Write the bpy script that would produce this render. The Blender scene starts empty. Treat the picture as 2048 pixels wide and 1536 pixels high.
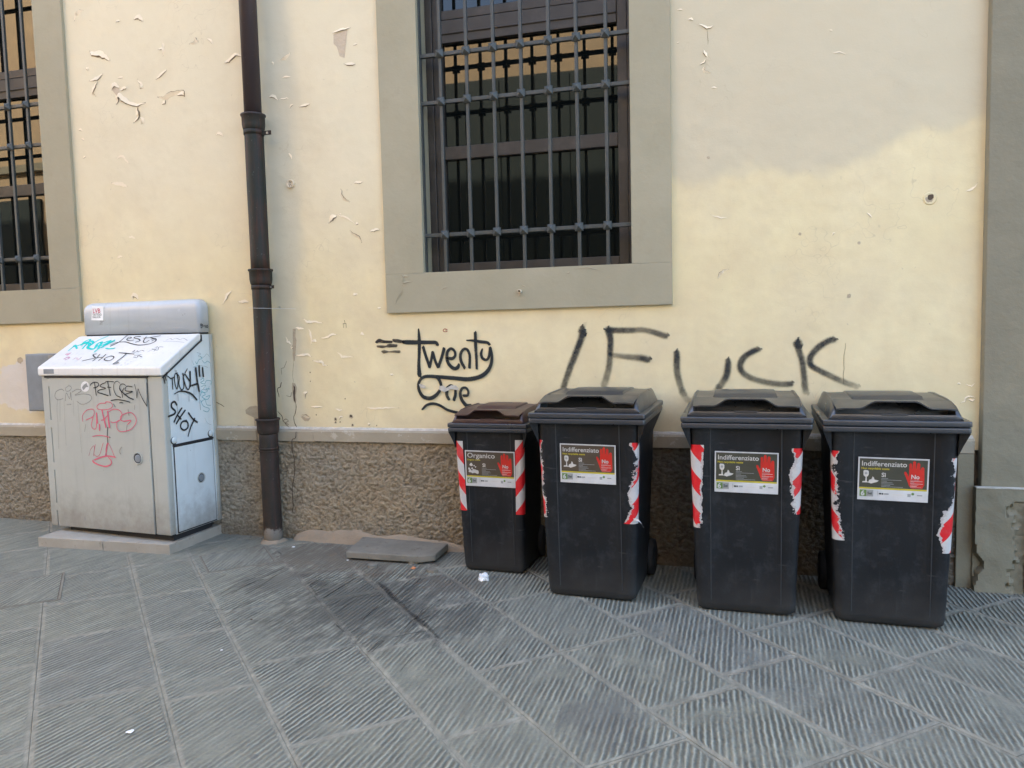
import bpy, math, random
from math import radians as R, sin, cos, pi
from mathutils import Vector, Matrix, noise
random.seed(7)
sc = bpy.context.scene

# ------------------------------------------------------------------ camera
CZ = 1.397; CD = 4.4; FPX = 1538.518
RR = Vector((0.96486, 0.261696, -0.023667)); UU = Vector((0.002783, 0.079888, 0.9968)); FF = Vector((-0.262749, 0.961838, -0.076353))
CAM = Vector((0, -CD, CZ))
cd = bpy.data.cameras.new('camera'); cam = bpy.data.objects.new('camera', cd)
sc.collection.objects.link(cam); sc.camera = cam
cd.sensor_width = 36; cd.lens = FPX/2048*36; cd.clip_start = .05; cd.clip_end = 400
m3 = Matrix((RR, UU, -FF)).transposed()
cam.matrix_world = Matrix.Translation(CAM) @ m3.to_4x4()

# ------------------------------------------------------------------ daylight
SUN_EL, SUN_AZ = R(44), R(-35)            # sun stands behind the facade: the whole lane lies in its shade
sv = Vector((sin(SUN_AZ)*cos(SUN_EL), cos(SUN_AZ)*cos(SUN_EL), sin(SUN_EL)))
w = bpy.data.worlds.new('World'); sc.world = w; w.use_nodes = True
nt = w.node_tree; bg = nt.nodes['Background']
sky = nt.nodes.new('ShaderNodeTexSky'); sky.sky_type = 'NISHITA'; sky.sun_disc = False
sky.sun_elevation = SUN_EL; sky.sun_rotation = SUN_AZ; sky.dust_density = 4.0; sky.air_density = 1.0; sky.ozone_density = 0.6
nt.links.new(sky.outputs[0], bg.inputs[0]); bg.inputs[1].default_value = 0.15
sd = bpy.data.lights.new('sun', 'SUN'); sd.energy = 4.5; sd.angle = R(.5); sd.color = (1, .93, .82)
sun = bpy.data.objects.new('sun', sd); sc.collection.objects.link(sun)
sun.rotation_mode = 'QUATERNION'; sun.rotation_quaternion = sv.to_track_quat('Z', 'Y'); sun.location = (0, 0, 20)
vs = sc.view_settings; vs.view_transform = 'Standard'; vs.look = 'None'; vs.exposure = 2.80; vs.gamma = 1
vs.use_curve_mapping = False
sc.cycles.max_bounces = 6; sc.cycles.diffuse_bounces = 4; sc.cycles.glossy_bounces = 3; sc.cycles.caustics_reflective = False; sc.cycles.caustics_refractive = False; sc.cycles.transparent_max_bounces = 10

# ------------------------------------------------------------------ measuring helpers (photo px, 2048 x 1536 -> point on a real plane)
def ray(px, py): return RR*((px-1024)/FPX) - UU*((py-768)/FPX) + FF
def on_plane(px, py, o, n):
    d = ray(px, py); return CAM + d*((Vector(o)-CAM).dot(n)/d.dot(n))
def W(px, py, y=0.): return on_plane(px, py, (0, y, 0), Vector((0, 1, 0)))
def gz(x, y): return -.0135*x + .0113*y
GN = Vector((.0135, -.0113, 1))
def G(px, py, h=0.): return on_plane(px, py, (0, 0, h), GN)

# ------------------------------------------------------------------ object helpers
COL = sc.collection
def link(name, me, mat=None, parent=None, smooth=False):
    o = bpy.data.objects.new(name, me); COL.objects.link(o)
    if mat is not None:
        for m in (mat if isinstance(mat, (list, tuple)) else [mat]): me.materials.append(m)
    if parent is not None: o.parent = parent
    if smooth:
        me.polygons.foreach_set('use_smooth', [True]*len(me.polygons))
    return o
def mesh(name, V, F, mat=None, parent=None, smooth=False, attrs=None, mi=None):
    me = bpy.data.meshes.new(name); me.from_pydata([tuple(v) for v in V], [], F)
    if attrs:
        for k, vals in attrs.items():
            a = me.attributes.new(k, 'FLOAT', 'POINT'); a.data.foreach_set('value', vals)
    o = link(name, me, mat, parent, smooth)
    if mi: me.polygons.foreach_set('material_index', mi)
    me.update(); return o
def tag(o, label=None, cat=None, group=None, kind=None):
    if label: o['label'] = label
    if cat: o['category'] = cat
    if group: o['group'] = group
    if kind: o['kind'] = kind
    return o
def thing(name, label, cat, loc=(0, 0, 0), rz=0, group=None):
    o = bpy.data.objects.new(name, None); COL.objects.link(o); o.empty_display_size = .1
    o.location = loc; o.rotation_euler = (0, 0, rz); return tag(o, label, cat, group)
def beveled(o, w=.003, seg=2, ang=40):
    b = o.modifiers.new('bevel', 'BEVEL'); b.width = w; b.segments = seg; b.limit_method = 'ANGLE'; b.angle_limit = R(ang)
    b.harden_normals = False
    o.data.polygons.foreach_set('use_smooth', [True]*len(o.data.polygons))
    wn = o.modifiers.new('wn', 'WEIGHTED_NORMAL'); wn.keep_sharp = True
    return o
def boxVF(lo, hi):
    x0, y0, z0 = lo; x1, y1, z1 = hi
    V = [(x0,y0,z0),(x1,y0,z0),(x1,y1,z0),(x0,y1,z0),(x0,y0,z1),(x1,y0,z1),(x1,y1,z1),(x0,y1,z1)]
    F = [(0,3,2,1),(4,5,6,7),(0,1,5,4),(1,2,6,5),(2,3,7,6),(3,0,4,7)]
    return V, F
def box(name, lo, hi, mat, parent=None, bev=0):
    V, F = boxVF(lo, hi); o = mesh(name, V, F, mat, parent)
    if bev: beveled(o, bev)
    return o
def prism(name, poly, d, mat, parent=None, bev=0):
    """poly: list of 3D points (planar ring), extruded by the vector d"""
    n = len(poly); d = Vector(d); A = [Vector(p) for p in poly]; V = A+[p+d for p in A]
    F = [tuple(range(n))[::-1], tuple(range(n, 2*n))]+[(i, (i+1) % n, n+(i+1) % n, n+i) for i in range(n)]
    o = mesh(name, V, F, mat, parent)
    if bev: beveled(o, bev)
    return o
def loft(name, loops, mat, parent=None, smooth=True, cap=True, closed=True):
    n = len(loops[0]); V = [v for l in loops for v in l]; F = []
    for i in range(len(loops)-1):
        for j in range(n if closed else n-1):
            k = (j+1) % n; F.append((i*n+j, i*n+k, (i+1)*n+k, (i+1)*n+j))
    if cap: F += [tuple(range(n))[::-1], tuple(range((len(loops)-1)*n, len(loops)*n))]
    return mesh(name, V, F, mat, parent, smooth)
def lathe(name, prof, mat, parent=None, n=24, axis='z', c=(0, 0, 0)):
    loops = []
    for r, h in prof:
        L = []
        for j in range(n):
            a = 2*pi*j/n; p = (r*cos(a), r*sin(a), h)
            if axis == 'y': p = (r*cos(a), -h, r*sin(a))
            if axis == 'x': p = (h, r*cos(a), r*sin(a))
            L.append((p[0]+c[0], p[1]+c[1], p[2]+c[2]))
        loops.append(L)
    return loft(name, loops, mat, parent)
def catmull(P, k=6):
    P = [Vector(p) for p in P]
    if len(P) < 3: return [P[0].lerp(P[-1], i/k) for i in range(k+1)] if len(P) == 2 else P
    Q = [P[0]*2-P[1]]+P+[P[-1]*2-P[-2]]; out = []
    for i in range(1, len(Q)-2):
        a, b, c, d = Q[i-1:i+3]
        for j in range(k):
            t = j/k; out.append(.5*((2*b)+(c-a)*t+(2*a-5*b+4*c-d)*t*t+(3*b-a-3*c+d)*t**3))
    out.append(P[-1]); return out

# ------------------------------------------------------------------ materials
class NB:
    def __init__(s, name):
        s.m = bpy.data.materials.new(name); s.m.use_nodes = True; s.t = s.m.node_tree
        s.b = s.t.nodes['Principled BSDF']; s.out = s.t.nodes['Material Output']
    def n(s, ty, ins=None, **pr):
        d = s.t.nodes.new('ShaderNode'+ty)
        for k, v in pr.items(): setattr(d, k, v)
        for k, v in (ins or {}).items(): s.set(d.inputs[k], v)
        return d
    def set(s, inp, v):
        if isinstance(v, bpy.types.NodeSocket): s.t.links.new(v, inp)
        else:
            if inp.type == 'RGBA': v = (v, v, v, 1) if isinstance(v, (int, float)) else (*v[:3], 1)
            inp.default_value = v
    def P(s, **k):
        for a, v in k.items(): s.set(s.b.inputs[a.replace('_', ' ')], v)
        return s
    def obj(s): return s.n('TexCoord').outputs['Object']
    def pos(s): return s.n('NewGeometry').outputs['Position']
    def map(s, v, scale=(1, 1, 1), loc=(0, 0, 0), rot=(0, 0, 0)):
        return s.n('Mapping', {'Vector': v, 'Scale': scale, 'Location': loc, 'Rotation': rot}).outputs[0]
    def noise(s, v, scale, detail=4, rough=.5, dist=0, col=False):
        d = s.n('TexNoise', {'Vector': v, 'Scale': scale, 'Detail': detail, 'Roughness': rough, 'Distortion': dist})
        return d.outputs[1 if col else 0]
    def ramp(s, f, *st, interp='LINEAR'):
        d = s.n('ValToRGB', {'Fac': f}); e = d.color_ramp; e.interpolation = interp
        while len(e.elements) < len(st): e.elements.new(.5)
        for i, (p, c) in enumerate(st):
            e.elements[i].position = p
            e.elements[i].color = (c, c, c, 1) if isinstance(c, (int, float)) else (*c, 1)
        return d.outputs[0]
    def mix(s, f, a, b, mode='MIX'):
        d = s.n('Mix', data_type='RGBA', blend_type=mode)
        s.set(d.inputs[0], f); s.set(d.inputs[6], a); s.set(d.inputs[7], b); return d.outputs[2]
    def mt(s, op, a, b=0., c=0., clamp=False):
        d = s.n('Math', operation=op, use_clamp=clamp); s.set(d.inputs[0], a); s.set(d.inputs[1], b); s.set(d.inputs[2], c); return d.outputs[0]
    def sep(s, v):
        d = s.n('SeparateXYZ', {'Vector': v}); return d.outputs
    def sstep(s, v, a, b):
        d = s.n('MapRange', interpolation_type='SMOOTHSTEP'); s.set(d.inputs[0], v); s.set(d.inputs[1], a); s.set(d.inputs[2], b); return d.outputs[0]
    def bump(s, h, dist=.01, strength=1., nrm=None):
        i = {'Height': h, 'Distance': dist, 'Strength': strength}
        if nrm is not None: i['Normal'] = nrm
        return s.n('Bump', i).outputs[0]
    def attr(s, name): return s.n('Attribute', attribute_name=name).outputs['Fac']
    def alpha(s, a):
        tr = s.n('BsdfTransparent'); mx = s.n('MixShader'); s.set(mx.inputs[0], a)
        s.t.links.new(tr.outputs[0], mx.inputs[1]); s.t.links.new(s.b.outputs[0], mx.inputs[2]); s.t.links.new(mx.outputs[0], s.out.inputs[0])
    def spot(s, p, cx, cy, cz, r, soft=.6, nz=None, sx=1, sz=1, sy=1):
        """soft round mask about a world point"""
        v = s.n('VectorMath', {0: p, 1: (-cx, -cy, -cz)}, operation='ADD').outputs[0]
        v = s.n('VectorMath', {0: v, 1: (1/sx, 1/sy, 1/sz)}, operation='MULTIPLY').outputs[0]
        l = s.n('VectorMath', {0: v}, operation='LENGTH').outputs['Value']
        if nz is not None: l = s.mt('ADD', l, nz)
        return s.sstep(l, r, r*soft)

# painted stucco of the facade
def m_stucco():
    b = NB('stucco'); p = b.pos(); X, Y, Z = b.sep(p)
    big = b.noise(p, .9, 3, .5); mid = b.noise(p, 5, 5, .6); fine = b.noise(p, 90, 4, .7)
    base = b.mix(b.ramp(big, (.35, 0), (.65, 1)), (.775, .665, .395), (.82, .71, .445))
    base = b.mix(b.ramp(mid, (.3, 0), (.7, .85)), base, (.69, .57, .345))
    # paler repainted zone above a wavy edge
    xr = b.ramp(b.mt('MULTIPLY_ADD', X, .2, .8), (.0, .42), (.36, .40), (.60, .55), (.76, .473), (.85, .477), (.95, .482), (.985, .508), (1.0, .513))
    edge = b.mt('SUBTRACT', Z, b.mt('MULTIPLY', xr, 4.6)); edge = b.mt('ADD', edge, b.mt('MULTIPLY', b.mt('SUBTRACT', b.noise(p, 2.6, 3, .6), .5), .35))
    right = b.sstep(X, -1.2, -.1)
    soft = b.mix(right, b.sstep(edge, -.5, .7), b.mt('MULTIPLY_ADD', b.sstep(edge, -.06, .05), .8, b.mt('MULTIPLY', b.sstep(edge, -.3, .3), .2)))
    pale = b.mix(right, (.72, .645, .465), (.575, .505, .355))
    base = b.mix(b.mt('MULTIPLY', soft, b.mt('MULTIPLY_ADD', right, .12, .8)), base, pale)
    # grey rain stain beside the downpipe
    nz = b.mt('MULTIPLY', b.mt('SUBTRACT', b.noise(b.map(p, (1, 1, .5)), 4, 3, .6), .5), .18)
    xs = b.mt('ADD', X, nz)
    st = b.mt('MULTIPLY', b.sstep(xs, -2.80, -2.74), b.sstep(xs, -2.50, -2.64))
    base = b.mix(b.mt('MULTIPLY', st, .55), base, (.50, .48, .38))
    # grime low on the wall
    low = b.mt('MULTIPLY', b.sstep(b.mt('ADD', Z, b.mt('MULTIPLY', mid, -.25)), .80, .58), .3)
    base = b.mix(low, base, (.52, .44, .31))
    lf = b.mt('MULTIPLY', b.sstep(X, -2.85, -3.1), b.sstep(Z, 1.45, .85)); base = b.mix(b.mt('MULTIPLY', lf, .4), base, (.55, .49, .38))
    # bare whitish plaster left of the cabinet
    nn = b.mt('MULTIPLY', b.mt('SUBTRACT', b.noise(p, 9, 5, .65), .5), 1.3)
    bare = b.spot(p, -4.78, 0, 1.04, 1, .92, nn, sx=.34, sz=.19, sy=9)
    base = b.mix(bare, base, (.66, .61, .54))
    bare = b.spot(p, -.95, 0, .95, 1, .8, nn, sx=.5, sz=.03, sy=9)
    streak = b.ramp(b.noise(b.map(p, (26, 1, 1.2)), 1.0, 3, .6), (.6, 0), (.85, .08))
    base = b.mix(streak, base, (.55, .47, .34))
    blo = b.ramp(b.noise(p, 1.7, 6, .7), (.50, 0), (.62, .28)); base = b.mix(blo, base, (.63, .535, .36))
    hair = b.n('TexVoronoi', {'Vector': b.n('VectorMath', {0: p, 1: b.noise(p, 3, 3, .6, 0, True)}, operation='ADD').outputs[0], 'Scale': 2.4}, feature='DISTANCE_TO_EDGE').outputs['Distance']; hm = b.mt('MULTIPLY', b.ramp(hair, (.0, 1), (.006, 0)), b.ramp(b.noise(p, 1.3, 2), (.52, 0), (.6, .5))); base = b.mix(hm, base, (.50, .42, .28))
    sp = b.ramp(b.noise(p, 38, 2, .5), (.73, 0), (.78, .55)); base = b.mix(sp, base, (.48, .40, .28))
    h = b.mt('ADD', b.mt('MULTIPLY', b.noise(p, 2.6, 3, .5), 1.0), b.mt('MULTIPLY', b.noise(p, 11, 4, .6), .10))
    h = b.mt('ADD', h, b.mt('MULTIPLY', fine, .035))
    b.P(Base_Color=base, Roughness=.85, Normal=b.bump(h, .024, .7)); b.b.inputs['Specular IOR Level'].default_value = .2
    return b.m
def m_plaster(name, c1, c2, sc_=6, bd=.01, rough=.85, wear=None, wamt=.5):
    b = NB(name); p = b.pos(); n1 = b.noise(p, sc_, 6, .62); n2 = b.noise(p, sc_*.35, 3)
    c = b.mix(b.ramp(n1, (.35, 0), (.7, 1)), c1, c2); c = b.mix(b.ramp(n2, (.35, 0), (.7, .35)), c, tuple(x*.8 for x in c1))
    if wear:
        wm = b.ramp(b.noise(p, sc_*2.3, 6, .7), (.60, 0), (.64, wamt)); c = b.mix(wm, c, wear)
    h = b.mt('ADD', b.noise(p, sc_*1.6, 6, .6), b.mt('MULTIPLY', b.noise(p, sc_*14, 3, .6), .12))
    b.P(Base_Color=c, Roughness=rough, Normal=b.bump(h, bd, .8)); b.b.inputs['Specular IOR Level'].default_value = .25
    return b.m
def m_rough():
    b = NB('roughcast'); p = b.pos(); X, Y, Z = b.sep(p)
    n1 = b.noise(p, 2.2, 4); n2 = b.noise(p, 30, 6, .7); n3 = b.noise(p, 120, 3, .7)
    c = b.mix(b.ramp(n1, (.35, 0), (.65, 1)), (.44, .36, .245), (.39, .345, .26))
    c = b.mix(b.sstep(X, -2.85, -3.1), c, (.40, .36, .28))
    c = b.mix(b.sstep(X, -1.2, -.6), c, (.185, .17, .14))  # darker behind the bins: mostly their shade put into the colour, some dirt
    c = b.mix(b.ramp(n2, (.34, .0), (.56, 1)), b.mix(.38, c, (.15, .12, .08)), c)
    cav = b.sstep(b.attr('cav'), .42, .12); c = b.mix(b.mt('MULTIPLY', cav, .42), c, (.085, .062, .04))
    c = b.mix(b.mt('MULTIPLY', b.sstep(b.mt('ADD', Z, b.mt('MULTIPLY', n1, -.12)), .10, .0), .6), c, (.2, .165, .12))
    h = b.mt('ADD', n2, b.mt('MULTIPLY', n3, .35))
    b.P(Base_Color=c, Roughness=.95, Normal=b.bump(h, .016, 1)); b.b.inputs['Specular IOR Level'].default_value = .1
    return b.m
def m_stone():
    b = NB('grooved_stone'); p = b.pos(); X, Y, Z = b.sep(p)
    e = b.attr('edge'); g = b.attr('gr'); tint = b.attr('tint')
    wob = b.mt('MULTIPLY', b.mt('SUBTRACT', b.noise(p, 24, 3, .65), .5), .013)
    g = b.mt('ADD', g, wob)
    s = b.mt('SINE', b.mt('MULTIPLY', g, 2*pi/.0225))
    s = b.mt('MULTIPLY_ADD', s, .5, .5)
    rid = b.mt('POWER', s, .8)
    e2 = b.mt('ADD', e, b.mt('MULTIPLY', b.mt('SUBTRACT', b.noise(p, 24, 3, .6), .5), .5))
    em = b.sstep(e2, .45, .85)
    lm = b.ramp(b.noise(p, 4.5, 4, .68), (.36, .12), (.56, 1)); lm = b.mt('MULTIPLY', lm, b.attr('amp'))
    # worn smooth near the wall on the left
    q = b.mt('ADD', Y, b.mt('MULTIPLY', X, -.16)); q = b.mt('ADD', q, b.mt('MULTIPLY', b.mt('SUBTRACT', b.noise(p, 3, 3), .5), .5))
    worn = b.mt('MULTIPLY', b.sstep(q, -.35, .12), b.sstep(X, -1.0, -1.9))
    worn = b.mt('MULTIPLY_ADD', worn, -.88, 1)
    amp = b.mt('MULTIPLY', b.mt('MULTIPLY', em, lm), worn)
    fine = b.noise(p, 70, 4, .7)
    n1 = b.noise(p, 1.6, 4, .6)
    top = b.mix(b.ramp(n1, (.3, 0), (.7, 1)), (.285, .285, .208), (.228, .229, .168))
    top = b.mix(b.mt('MULTIPLY', tint, .55), top, (.19, .19, .165))
    top = b.mix(b.mt('MULTIPLY', b.ramp(fine, (.35, .55), (.7, 0)), 1), top, (.15, .155, .155))
    chips = b.ramp(b.noise(p, 42, 4, .75), (.6, 0), (.68, .5)); top = b.mix(chips, top, (.35, .35, .30))
    gro = b.mix(.74, top, (.055, .057, .052))
    c = b.mix(b.mt('MULTIPLY', b.mt('SUBTRACT', 1., rid), amp), top, gro)
    c = b.mix(b.mt('MULTIPLY', b.mt('MULTIPLY', b.mt('POWER', rid, 3), amp), .65), c, (.47, .48, .40))
    lig = b.mt('MULTIPLY', b.mt('SUBTRACT', 1., em), .72); bandc = b.mix(b.ramp(b.noise(p, 8, 4, .6), (.35, 0), (.65, 1)), (.24, .23, .185), (.35, .33, .265)); c = b.mix(lig, c, bandc)
    # soiling: drips and the brown dirty stretch beside the wall
    nz = b.mt('MULTIPLY', b.mt('SUBTRACT', b.noise(p, 6.5, 5, .72), .5), 2.0)
    strk = b.noise(b.n('CombineXYZ', {0: b.mt('MULTIPLY', g, 34.), 1: b.mt('MULTIPLY', b.mt('ADD', X, b.mt('MULTIPLY', Y, 1.3)), 3.0), 2: 3.}).outputs[0], 1., 4, .68)
    c = b.mix(b.ramp(strk, (.42, 0), (.66, .45)), c, (.085, .085, .07)); c = b.mix(b.ramp(strk, (.30, .28), (.42, 0)), c, (.40, .40, .32))
    nz = b.mt('ADD', nz, b.mt('MULTIPLY', b.mt('SUBTRACT', .5, strk), 1.6))
    for (x, y, sx, sy, r, col, am) in ((-1.75, -.95, .62, .62, 1, (.07, .07, .062), .75), (-2.2, -.35, .75, .35, 1, (.125, .105, .08), .75), (-1.35, -.55, .3, .25, 1, (.12, .108, .088), .65),
                                  (-1.2, -1.0, .25, .35, 1, (.08, .08, .072), .6), (-.4, -1.75, .22, .3, 1, (.10, .10, .10), .4), (-2.35, -.75, .35, .3, 1, (.10, .095, .08), .6)):
        c = b.mix(b.mt('MULTIPLY', b.spot(p, x, y, 0, r, .25, nz, sx=sx, sy=sy, sz=9), am), c, col)
    gum = b.ramp(b.n('TexVoronoi', {'Vector': p, 'Scale': 3.1, 'Randomness': 1.}, feature='F1').outputs['Distance'], (.035, .55), (.055, 0)); c = b.mix(gum, c, (.09, .09, .09))
    h = b.mt('ADD', b.mt('MULTIPLY', rid, b.mt('MULTIPLY', amp, .85)), b.mt('MULTIPLY', fine, .35)); h = b.mt('ADD', h, b.mt('MULTIPLY', b.noise(p, 9, 4), .5))
    rg = b.ramp(n1, (.3, .55), (.7, .72))
    b.P(Base_Color=c, Roughness=rg, Normal=b.bump(h, .0105, 1)); b.b.inputs['Specular IOR Level'].default_value = .35
    return b.m
def m_simple(name, c, rough=.5, metal=0, bscale=40, bd=.0008, var=.15, spec=.5, dirt=None, damt=.4, dscale=7):
    b = NB(name); o = b.obj(); n = b.noise(o, bscale*.2, 4, .6)
    cc = b.mix(b.ramp(n, (.3, 0), (.7, 1)), tuple(x*(1-var) for x in c), tuple(min(1, x*(1+var)) for x in c))
    if dirt: cc = b.mix(b.ramp(b.noise(o, dscale, 6, .68), (.52, 0), (.72, damt)), cc, dirt)
    b.P(Base_Color=cc, Roughness=b.ramp(n, (.2, max(0, rough-.1)), (.8, min(1, rough+.1))), Metallic=float(metal), Normal=b.bump(b.noise(o, bscale, 4, .6), bd, .8))
    b.b.inputs['Specular IOR Level'].default_value = spec; return b.m
def m_bin(name, c, rough=.42):
    b = NB(name); o = b.obj(); x, y, z = b.sep(o)
    n = b.noise(o, 5, 5, .6); sc1 = b.noise(b.map(o, (60, 20, 3)), 1, 4, .65); fine = b.noise(o, 180, 3)
    cc = b.mix(b.ramp(n, (.3, 0), (.7, 1)), tuple(v*.85 for v in c), tuple(v*1.2 for v in c))
    cc = b.mix(b.ramp(sc1, (.6, 0), (.78, .16)), cc, (.06, .065, .07))
    sc2 = b.noise(b.map(o, (9, 5, 50)), 1, 4, .6); cc = b.mix(b.ramp(sc2, (.66, 0), (.74, .35)), cc, (.09, .09, .088))
    dst = b.mt('MULTIPLY', b.sstep(b.mt('ADD', z, b.mt('MULTIPLY', n, -.3)), .12, -.15), .2); cc = b.mix(dst, cc, (.13, .12, .105))
    blot = b.ramp(b.noise(o, 11, 5, .7), (.52, 0), (.68, .38)); cc = b.mix(blot, cc, (.045, .05, .055))
    b.P(Base_Color=cc, Roughness=b.ramp(n, (.2, rough-.06), (.8, rough+.12)), Normal=b.bump(b.mt('ADD', fine, b.mt('MULTIPLY', sc1, .6)), .0007, .7))
    b.b.inputs['Specular IOR Level'].default_value = .28 if rough > .45 else .95; return b.m
def m_paint(name, c, soft=False, rough=.6):
    b = NB(name); p = b.pos(); a = b.attr('across'); d = b.attr('dens')
    n = b.noise(p, 240 if soft else 160, 3, .7); n2 = b.noise(p, 22, 4, .6)
    if soft:
        f = b.mt('SUBTRACT', 1., b.mt('ABSOLUTE', a)); f = b.mt('ADD', b.mt('MULTIPLY', f, 1.25), b.mt('MULTIPLY', b.mt('SUBTRACT', n, .5), .9))
        al = b.mt('MULTIPLY', b.sstep(f, .12, .95), b.mt('MULTIPLY', d, b.ramp(n2, (.25, .55), (.6, 1))))
    else:
        f = b.mt('SUBTRACT', 1., b.mt('ABSOLUTE', a)); f = b.mt('ADD', f, b.mt('MULTIPLY', b.mt('SUBTRACT', n, .5), .3))
        al = b.mt('MULTIPLY', b.sstep(f, .05, .42), b.mt('MULTIPLY', d, b.ramp(n2, (.2, .75), (.5, 1))))
    b.P(Base_Color=c, Roughness=rough); b.b.inputs['Specular IOR Level'].default_value = .3
    b.alpha(al); return b.m
def m_tape():
    b = NB('tape_stripes'); o = b.obj(); st = b.attr('stripe'); u = b.attr('u'); te = b.attr('tear')
    s = b.mt('FRACT', st); red = b.mt('GREATER_THAN', s, .5)
    n = b.mt('MULTIPLY', b.mt('SUBTRACT', b.noise(o, 24, 5, .72), .5), 2.2); n2 = b.mt('MULTIPLY', b.mt('SUBTRACT', b.noise(b.map(o, (1, 1, 1), (3, 1, 7)), 55, 3, .7), .5), 1.3)
    keep = b.mt('SUBTRACT', b.mt('ADD', u, b.mt('MULTIPLY', n, te)), te)
    al = b.mt('GREATER_THAN', keep, 0.)
    backing = b.mt('MULTIPLY', b.mt('LESS_THAN', b.mt('ADD', keep, b.mt('MULTIPLY', n2, .3)), .1), b.mt('GREATER_THAN', te, .08))
    c = b.mix(red, (.56, .55, .53), (.66, .014, .02)); c = b.mix(backing, c, (.48, .45, .43))
    c = b.mix(b.ramp(b.noise(o, 9, 5, .7), (.5, 0), (.75, .35)), c, (.30, .25, .23))
    b.P(Base_Color=c, Roughness=.35); b.alpha(al); return b.m
def m_cab(name, c, rough=.45):
    b = NB(name); p = b.obj(); x, y, z = b.sep(p); n = b.noise(p, 2.3, 4, .6); st = b.noise(b.map(p, (30, 30, 1.5)), 1, 4, .65)
    cc = b.mix(b.ramp(n, (.3, 0), (.7, 1)), c, tuple(v*.88 for v in c))
    cc = b.mix(b.ramp(st, (.55, 0), (.8, .3)), cc, (.30, .28, .24))
    low = b.mt('MULTIPLY', b.sstep(b.mt('ADD', z, b.mt('MULTIPLY', b.noise(p, 7, 5, .7), -.45)), .22, -.15), .75); cc = b.mix(low, cc, (.21, .185, .15))
    blot = b.ramp(b.noise(p, 8, 5, .72), (.66, 0), (.685, .6)); cc = b.mix(blot, cc, (.26, .26, .25))
    b.P(Base_Color=cc, Roughness=b.ramp(n, (.2, rough-.08), (.8, rough+.1)), Normal=b.bump(b.noise(p, 6, 4), .006, .4)); return b.m
def m_pipe():
    b = NB('painted_iron'); p = b.pos(); x, y, z = b.sep(p); n = b.noise(p, 7, 6, .68); n2 = b.noise(b.map(p, (30, 30, 3)), 1, 4, .6)
    up = b.sstep(z, 2.70, 2.76)
    lo = b.mix(b.ramp(n, (.35, 0), (.65, 1)), (.016, .022, .017), (.028, .024, .019))
    lo = b.mix(b.ramp(n2, (.48, 0), (.62, .8)), lo, (.065, .028, .018))
    bot = b.sstep(z, 1.72, .9); lo = b.mix(b.mt('MULTIPLY', bot, b.ramp(n, (.3, .2), (.65, .75))), lo, (.052, .033, .027))
    c = b.mix(up, lo, (.05, .038, .038))
    c = b.mix(b.mt('MULTIPLY', b.sstep(b.mt('ADD', z, b.mt('MULTIPLY', n, -.42)), -.08, -.12), .9), c, (.26, .235, .20))
    c = b.mix(b.ramp(b.noise(p, 60, 3), (.68, 0), (.74, .3)), c, (.20, .20, .19))
    b.P(Base_Color=c, Roughness=b.mix(up, .6, .3), Normal=b.bump(b.mt('ADD', n, b.mt('MULTIPLY', b.noise(p, 60, 4), .3)), .003, .7)); b.b.inputs['Specular IOR Level'].default_value = .3; return b.m
def m_glass():
    b = NB('window_glass'); p = b.pos()
    b.P(Base_Color=(.006, .007, .006), Roughness=.015, IOR=1.55, Normal=b.bump(b.noise(p, 1.6, 2), .0012, .5)); return b.m
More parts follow.
